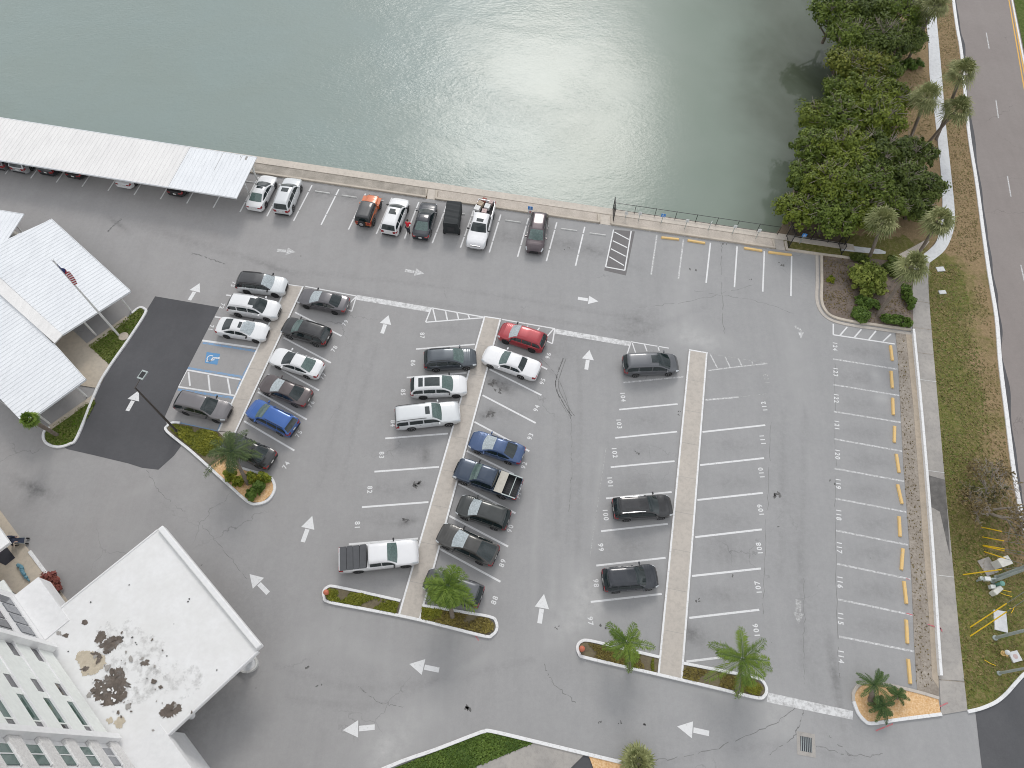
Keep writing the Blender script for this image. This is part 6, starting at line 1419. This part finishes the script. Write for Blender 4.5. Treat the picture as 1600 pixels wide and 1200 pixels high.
# grass blades
groundcover('grass', [(220,481),(226,487),(222,498),(173,571),(139,541),(200,497)], 2200, .13, 'grass', .08, 61, z=.08, gaps=-.2)
groundcover('grass', [(145,624),(150,630),(120,683),(108,694),(86,697),(72,688),(72,674),(80,668)], 1600, .13, 'grass', .08, 62, z=.08, gaps=-.2)
groundcover('grass', [(620,1199),(752,1147),(768,1144),(833,1161),(742,1199)], 1800, .13, 'hedge', .06, 63, z=.07, gaps=-.1)
groundcover('grass', [(1452,411),(1450,440),(1455,515),(1466,640),(1475,742),(1487,870),(1499,997),(1511,1108),(1560,1092),(1600,1046),(1600,860),(1570,690),(1555,560),(1540,450),(1520,415)], 6000, .15, 'drygrass', .05, 64, z=.03, gaps=.12, fsc=.3)
groundcover('grass', [(1452,411),(1450,440),(1455,515),(1466,640),(1475,742),(1487,870),(1499,997),(1511,1108),(1560,1092),(1600,1046),(1600,860),(1548,690),(1530,560),(1510,450),(1500,415)], 3600, .14, 'grass', .05, 65, z=.03, gaps=.12, fsc=.3)
groundcover('leaf_litter', [(1460,0),(1471,117),(1477,190),(1486,275),(1491,327),(1490,358),(1477,390),(1520,410),(1535,400),(1522,300),(1509,200),(1498,90),(1486,0)], 2600, .14, 'drygrass', .05, 66, z=.03, gaps=-.1, fsc=.9)
groundcover('leaf_litter', [(1460,0),(1471,117),(1477,190),(1486,275),(1491,327),(1490,358),(1477,390),(1520,410),(1535,400),(1522,300),(1509,200),(1498,90),(1486,0)], 700, .12, 'brown', .05, 76, z=.03, gaps=.3, fsc=.3)
groundcover('leaf_litter', [(1405,110),(1450,110),(1458,200),(1440,215),(1400,200)], 900, .13, 'drygrass', .05, 67, z=.03, gaps=.0)
groundcover('leaf_litter', [(1286,402),(1286,470),(1292,484),(1330,499),(1421,512),(1424,440),(1332,404)], 1600, .12, 'brown', .06, 68, z=.09, gaps=.15, fsc=.9)
groundcover('leaf_litter', [(1401,530),(1413,530),(1434,760),(1449,960),(1456,1070),(1432,1076),(1424,900),(1411,720)], 450, .10, 'brown', .04, 69, z=.045, gaps=.1, fsc=.25)
# palms
def fan_palm(b, top, h, label, seed, r=1.75, mat_='sabal', nfr=46, group='fan palms'):
    p = P(*b); q = P(*top, h); v_ = q-p; root = empty('fan_palm', p, 0, label, 'palm tree', group); rs = random.Random(seed)
    pts = [Vector((0,0,-.1)), v_*.3+Vector((0,0,.12)), v_*.65+Vector((0,0,.1)), v_]
    MB().tube(crom(pts, 5), [.23]+[.17]*14+[.15], 9).build('trunk', M['palmbark'], root, smooth=50)
    lv = Leaves()
    for i in range(nfr):
        az = i*2.399963+rs.gauss(0,.2); el = radians(rs.choice((75,55,35,15,-5,-25,-45))+rs.gauss(0,8))
        d_ = Vector((cos(az)*cos(el), sin(az)*cos(el), sin(el))); pet = rs.uniform(.5,.75)*r*.62; tip = v_+d_*pet; tt = rs.gauss(.45,.18)-(.1 if el < 0 else 0)
        sdv_ = d_.cross(Vector((0,0,1))); sdv_ = sdv_.normalized() if sdv_.length > .05 else Vector((1,0,0)); up_ = sdv_.cross(d_)
        lv.poly([v_+sdv_*.025, tip+sdv_*.02, tip-sdv_*.02, v_-sdv_*.025], tt)
        for j in range(13):
            an = radians(-100+j*200/12)+rs.gauss(0,.04); ld = d_*cos(an)+sdv_*sin(an)+up_*.15; ln_ = r*.62*rs.uniform(.8,1.1)*(1-.18*abs(an)/1.75)
            m_ = tip+ld*ln_*.6; e = tip+ld*ln_+Vector((0,0,-.30*ln_*rs.uniform(.6,1.6))); wv_ = ld.cross(up_).normalized()*.055
            lv.poly([tip, m_+wv_, e, m_-wv_], tt+rs.gauss(0,.12)+.1)
    lv.build('crown', LEAF[mat_], root); return root
for i, a in enumerate((((1420,222),(1447,152),5.6,'left of the three tall fan palms between the grove and the sidewalk'), ((1449,225),(1494,172),4.9,'lowest of the three tall fan palms, its crown over the road kerb'), ((1463,218),(1503,114),7.6,'highest and tallest of the three fan palms, its crown over the road edge'), ((1419,92),(1462,8),6.4,'leaning fan palm at the top edge above the clipped hedge'), ((1434,74),(1446,14),5.2,'second leaning fan palm at the top edge, behind the first one'),
        ((1357,406),(1379,346),4.7,'lone fan palm with a thin trunk by the end of the white path'), ((1434,398),(1466,346),4.5,'fan palm leaning over the bend of the white sidewalk'), ((1370,494),(1425,416),7.0,'tall leaning fan palm rooted between the clipped hedges'))):
    fan_palm(*a[:3], a[3], 300+i, r=2.0 if i < 5 else 1.8)
fan_palm((90,680), (46,655), 4.0, 'small fan palm leaning away from the lower left lawn', 320, r=.85, nfr=30, mat_='palm'); fan_palm((997,1204), (996,1190), 1.3, 'stout fan palm at the bottom edge of the photo', 321, r=1.35, nfr=44, mat_='sabal')
def feather_palm(b, top, h, tips, label, seed, mat_='palm', leaf=.55, group='feather palms in the islands', name='feather_palm', trunk_r=.15, extra=6, el_len=None, wid=.02, nl=34, trunk=True):
    p = P(*b); q = P(*top, h); v_ = q-p; root = empty(name, p, 0, label, 'palm tree' if trunk else 'cycad', group); rs = random.Random(seed)
    MB().tube([Vector((0,0,-.1)), v_*.35, v_*.75, v_], [trunk_r*1.3,trunk_r,trunk_r*.85,trunk_r*.6], 10).build('trunk', M['palmbark'], root, smooth=50)
    allt = []
    for t_ in tips: e = P(*t_, h*.72 if trunk else .55)-p; allt.append((e, 1))
    for i in range(extra):
        az = rs.uniform(0,2*pi); L0 = (sum((e-v_).length for e, _ in allt)/max(1,len(allt))) if allt else el_len; allt.append((v_+Vector((cos(az)*L0*.75, sin(az)*L0*.75, rs.uniform(-.1,.5)*L0*.4)), 0))
    for ti, (e, vis) in enumerate(allt):
        lv = Leaves(); d_ = e-v_; hz_ = Vector((d_.x,d_.y,0)); L0 = d_.length
        m_ = v_+d_*.5+Vector((0,0,.28*L0)); rachis = [v_*(1-t)**2+m_*2*t*(1-t)+e*t*t for t in np.linspace(0,1,nl)]
        sdv_ = hz_.cross(Vector((0,0,1))).normalized(); tt = rs.gauss(.5,.15)
        rt = MB().tube(rachis[::3]+[rachis[-1]], .02, 4, cap=False)
        for k2_, c_ in enumerate(rachis[2:]):
            f = (k2_+2)/nl; ll = leaf*(.55+.45*sin(pi*min(1,f*1.05)))*(1 if f < .9 else .7); fw = (rachis[min(nl-1,k2_+3)]-rachis[k2_+1]).normalized(); upv = sdv_.cross(fw)
            if upv.z < 0: upv = -upv
            for s in (1,-1):
                for rep in range(2):
                    dv_ = (sdv_*s*rs.uniform(.6,1.1)+fw*rs.uniform(.45,.8)+upv*rs.uniform(-.15,.45)).normalized(); mid = c_+dv_*ll*.5+Vector((0,0,.02)); tp_ = c_+dv_*ll+Vector((rs.gauss(0,.1)*ll,rs.gauss(0,.1)*ll,-.5*ll*rs.uniform(.2,1.3))); wv_ = dv_.cross(upv).normalized()*wid*rs.uniform(.8,1.2)
                    lv.poly([c_, mid+wv_, tp_, mid-wv_], tt+rs.gauss(0,.14)+.15*(f-.4))
        o = lv.build('frond', LEAF[mat_], root); me_ = o.data
        link('midrib', rt.mesh('midrib'), LEAF[mat_], o)
    return root
feather_palm((388,757), (362,706), 4.0, [(320,744),(330,690),(352,676),(386,672),(408,712),(345,722),(362,738),(398,690),(328,708)], 'dark feathery palm in the left island over the black car', 400, 'palmdark', .55)
feather_palm((707,966), (700,916), 4.6, [(664,908),(672,930),(684,890),(706,884),(727,897),(738,938),(742,952),(668,940),(712,900),(690,940),(722,930)], 'bright feathery palm covering the car in the lower island', 401, 'palm', .75, extra=10)
feather_palm((984,1044), (979,1004), 3.4, [(949,974),(960,990),(992,974),(998,985),(1023,1012),(984,1050),(942,1012),(1000,1004)], 'bright green feather palm in the island left of the right walkway', 402, 'palm', .5)
feather_palm((1152,1084), (1160,1030), 3.9, [(1108,1006),(1158,980),(1196,1000),(1206,1046),(1152,1090),(1102,1062),(1120,1018),(1180,1012),(1186,1036)], 'tall feather palm at the right end of the lower right island', 403, 'palm', .58)
feather_palm((1361,1096), (1365,1071), 1.9, [(1343,1058),(1352,1052),(1368,1048),(1385,1060),(1388,1072),(1350,1080),(1372,1085),(1380,1050)], 'dark cycad on a short trunk in the orange wood chip island', 404, 'cycad', .24, wid=.013, group='cycads in the wood chip island', name='cycad', trunk_r=.2, trunk=False, extra=10)
feather_palm((1379,1108), (1379,1103), .9, [(1358,1112),(1368,1128),(1385,1132),(1395,1118),(1398,1098),(1370,1090),(1356,1100),(1388,1088)], 'low wide cycad at the front rim of the wood chip island', 405, 'cycad', .24, wid=.013, group='cycads in the wood chip island', name='cycad', trunk_r=.2, trunk=False, extra=12)
feather_palm((1402,1090), (1402,1086), .9, [(1386,1075),(1398,1072),(1415,1080),(1422,1094),(1412,1102),(1388,1096)], 'smaller cycad at the right side of the wood chip island', 406, 'cycad', .22, wid=.013, group='cycads in the wood chip island', name='cycad', trunk_r=.15, trunk=False, extra=8)
# bare shrub-tree on the right verge
p = P(1540,800,.0); bt = empty('bare_tree', p, 0, 'half-bare spreading tree with grey twigs and brown leaves on the right verge', 'tree'); rs = random.Random(5); mb = MB(); tips_ = []
def branch(a, d_, L0, r0, dep):
    b = a+d_*L0; m_ = (a+b)/2+Vector((rs.gauss(0,.08),rs.gauss(0,.08),rs.gauss(.03,.06)))*L0
    mb.tube([a,m_,b], [r0,r0*.8,r0*.6], 5, cap=False)
    if dep == 0: tips_.append(b); return
    for i in range(3 if dep > 1 else 4):
        nd_ = (d_+Vector((rs.gauss(0,.55),rs.gauss(0,.55),rs.gauss(.02,.3)))).normalized(); branch(b, nd_, L0*rs.uniform(.6,.85), r0*.58, dep-1)
for i in range(7):
    t = i*2*pi/7+rs.gauss(0,.2); branch(Vector((0,0,.1)), Vector((cos(t)*.9,sin(t)*.9+.25,.75)).normalized(), 1.5, .14, 4)
mb.build('trunk', M['deadwood'], bt); lv = Leaves()
for t_ in tips_:
    g_ = mnoise.noise(t_*.5)+(.35 if t_.x < -.6 else -.1)
    for i in range(int(max(0, 2+9*g_))): lv.quad(t_+Vector((rs.gauss(0,.25),rs.gauss(0,.25),rs.gauss(0,.15))), Vector((rs.gauss(0,.6),rs.gauss(0,.6),1)), .16*rs.uniform(.7,1.3), rs, rs.gauss(.45,.25))
lv.build('crown', LEAF['brown'], bt)
crown((-1.2,1.6,2.0), 2.4, 1.6, .6, 16, 30, .14, 'olive', bt, 77, name='foliage', ragged=.5)

# ------------------------------------------------------------------ people
def skin_obj(name, joints, edges, mat_, parent, sub=2):
    me_ = bpy.data.meshes.new(name); me_.from_pydata([j[:3] for j in joints], edges, []); o = link(name, me_, mat_, parent)
    sk = o.modifiers.new('skin','SKIN'); sk.use_smooth_shade = True
    if not me_.skin_vertices: me_.attributes  # layer is added below
    bm = bmesh.new(); bm.from_mesh(me_); ly = bm.verts.layers.skin.verify()
    for v, j in zip(bm.verts, joints): v[ly].radius = (j[3], j[4] if len(j) > 4 else j[3])
    bm.verts.ensure_lookup_table(); bm.verts[0][ly].use_root = True; bm.to_mesh(me_); bm.free()
    ss_ = o.modifiers.new('smooth','SUBSURF'); ss_.levels = sub; ss_.render_levels = sub; return o
M['skin'] = plain('skin', (.52,.33,.25), .55); M['hair'] = plain('dark_hair', (.045,.03,.022), .7); M['redcloth'] = plain('red_jacket', (.55,.012,.03), .8); M['darkcloth'] = plain('dark_trousers', (.03,.033,.045), .85); M['navycloth'] = plain('navy_clothing', (.03,.04,.07), .85); M['lightcloth'] = plain('light_blue_shirt', (.30,.38,.46), .85); M['shoe'] = plain('dark_shoe', (.02,.02,.02), .7)
def person(px, rz, label, top, trousers, lean, reach, stride=.0, haircol='hair'):
    root = empty('person', P(*px), rz, label, 'person')
    # faces +x locally; joints: pelvis root first
    ly = lean
    J = [(0,0,.95,.15,.17),(ly*.35,0,1.15,.13,.16),(ly*.75,0,1.36,.13,.19),(ly*.92,0,1.48,.07),(ly*1.08,0,1.58,.09,.085),(ly*1.12,0,1.70,.095,.085)]
    E = [(0,1),(1,2),(2,3),(3,4),(4,5)]
    for s in (1,-1):
        k_ = len(J); fx_ = stride*s
        J += [(0,.10*s,.88,.10),(fx_*.5+.03,.11*s,.50,.07),(fx_,.11*s,.10,.05),(fx_+.15,.12*s,.04,.04)]; E += [(0,k_),(k_,k_+1),(k_+1,k_+2),(k_+2,k_+3)]
        k_ = len(J); hx, hz_ = reach[0], reach[1]; shx = ly*.80
        J += [(shx,.20*s,1.40,.065),((shx+hx)/2-.02,.26*s,(1.40+hz_)/2-.06,.047),(hx,.20*s,hz_,.035),(hx+.08,.19*s,hz_-.01,.038,.022)]; E += [(2,k_),(k_,k_+1),(k_+1,k_+2),(k_+2,k_+3)]
        base = k_+3
        for f in range(4):
            m_ = len(J); yo = (-.03+f*.02); ln_ = (.055,.07,.075,.06)[f]
            J += [(hx+.12,(.19*s)+yo,hz_-.015,.0095),(hx+.12+ln_*.7,(.19*s)+yo,hz_-.035,.009),(hx+.12+ln_,(.19*s)+yo,hz_-.06,.008)]; E += [(base,m_),(m_,m_+1),(m_+1,m_+2)]
        m_ = len(J); J += [(hx+.08,.19*s-.05*s,hz_-.02,.011),(hx+.12,.19*s-.065*s,hz_-.035,.009)]; E += [(base,m_),(m_,m_+1)]
    body = skin_obj('body', J, E, M['skin'], root)
    S0 = [(ly*.1,0,.98,.17,.18),(ly*.35,0,1.15,.155,.185),(ly*.75,0,1.37,.155,.21),(ly*.88,0,1.46,.09)]; ES = [(0,1),(1,2),(2,3)]
    for s in (1,-1):
        k_ = len(S0); hx, hz_ = reach; shx = ly*.80; S0 += [(shx,.20*s,1.40,.085),((shx+hx)/2-.02,.26*s,(1.40+hz_)/2-.06,.064),(hx-.03,.20*s,hz_+.01,.05)]; ES += [(2,k_),(k_,k_+1),(k_+1,k_+2)]
    skin_obj('jacket', S0, ES, M[top], root)
    T0 = [(0,0,.96,.165,.18)]; ET = []
    for s in (1,-1): k_ = len(T0); fx_ = stride*s; T0 += [(0,.10*s,.87,.12),(fx_*.5+.03,.11*s,.50,.088),(fx_,.11*s,.11,.07)]; ET += [(0,k_),(k_,k_+1),(k_+1,k_+2)]
    skin_obj('trousers', T0, ET, M[trousers], root)
    hc = Vector((ly*1.12-.012,0,1.69)); mb = MB(); prof = [(.0,.145),(.06,.13),(.10,.08),(.112,.02),(.105,-.04),(.06,-.07)]; mb.lathe(prof[::-1], 14, hc); mb.build('hair', M[haircol], root, smooth=70)
    for s in (1,-1): mb = MB(); mb.box((stride*s+.09,.115*s,.045), (.28,.10,.09)); o = mb.build('shoe', M['shoe'], root); o.modifiers.new('round','BEVEL').width = .03
    fmb = MB(); hx_ = ly*1.12+.088
    fmb.box((hx_+.012,0,1.685), (.03,.025,.04))
    fmb.build('nose', M['skin'], root)
    for s in (1,-1): e_ = MB(); e_.box((hx_,.032*s,1.71), (.012,.022,.012)); e_.build('eye', M['hair'], root)
    e_ = MB(); e_.box((hx_-.004,0,1.645), (.012,.045,.01)); e_.build('mouth', M['card_red'], root)
    return root
person((638.5,364.5), radians(80), 'person in a red top and dark trousers standing behind the black sedan', 'redcloth', 'darkcloth', .22, (.42,1.08), .08)
person((26,850), radians(10), 'person in navy clothing pushing a dark stroller at the building entrance', 'navycloth', 'darkcloth', .12, (.48,1.02), .22)
st = empty('stroller', P(36,847), radians(10), 'dark folding stroller pushed by the person at the building entrance', 'stroller')
for (x_, y_) in ((-.35,.26),(-.35,-.26),(.40,.22),(.40,-.22)):
    w0 = MB(); w0.lathe([(.12,-.025),(.14,-.015),(.14,.015),(.12,.025)], 14, (x_,y_,.14), M=Matrix.Rotation(pi/2,3,'X')); w0.build('wheel', M['tyre'], st)
mb = MB()
for s in (1,-1): mb.tube([(-.35,.26*s,.16),(.05,.24*s,.55),(-.55,.24*s,1.02)], .018, 6); mb.tube([(.40,.22*s,.16),(.0,.24*s,.6)], .018, 6)
mb.tube([(-.55,.24,1.02),(-.55,-.24,1.02)], .02, 6); mb.build('frame', M['galv'], st)
mb = MB(); mb.add([(-.25,-.22,.5),(.28,-.22,.42),(.28,.22,.42),(-.25,.22,.5),(-.38,-.22,.98),(-.38,.22,.98),(-.3,-.22,.44),(.3,-.22,.36),(.3,.22,.36),(-.3,.22,.44)], [(0,1,2,3),(0,3,5,4),(6,9,8,7),(1,7,8,2),(0,6,7,1),(3,2,8,9),(4,5,9,6)]); mb.build('seat', M['navycloth'], st)
mb = MB(); n_ = 8
cv_ = [(-.38+.42*sin(t), z_) for t, z_ in ((t, .80+.30*cos(t)) for t in np.linspace(-.5, 1.25, n_))]; vs = []
for x_, z_ in cv_: vs += [(x_,-.25,z_-.06),(x_,-.15,z_),(x_,.15,z_),(x_,.25,z_-.06)]
mb.add(vs, [(i*4+j,i*4+j+1,(i+1)*4+j+1,(i+1)*4+j) for i in range(n_-1) for j in range(3)]); mb.build('hood', M['navycloth'], st, smooth=60)
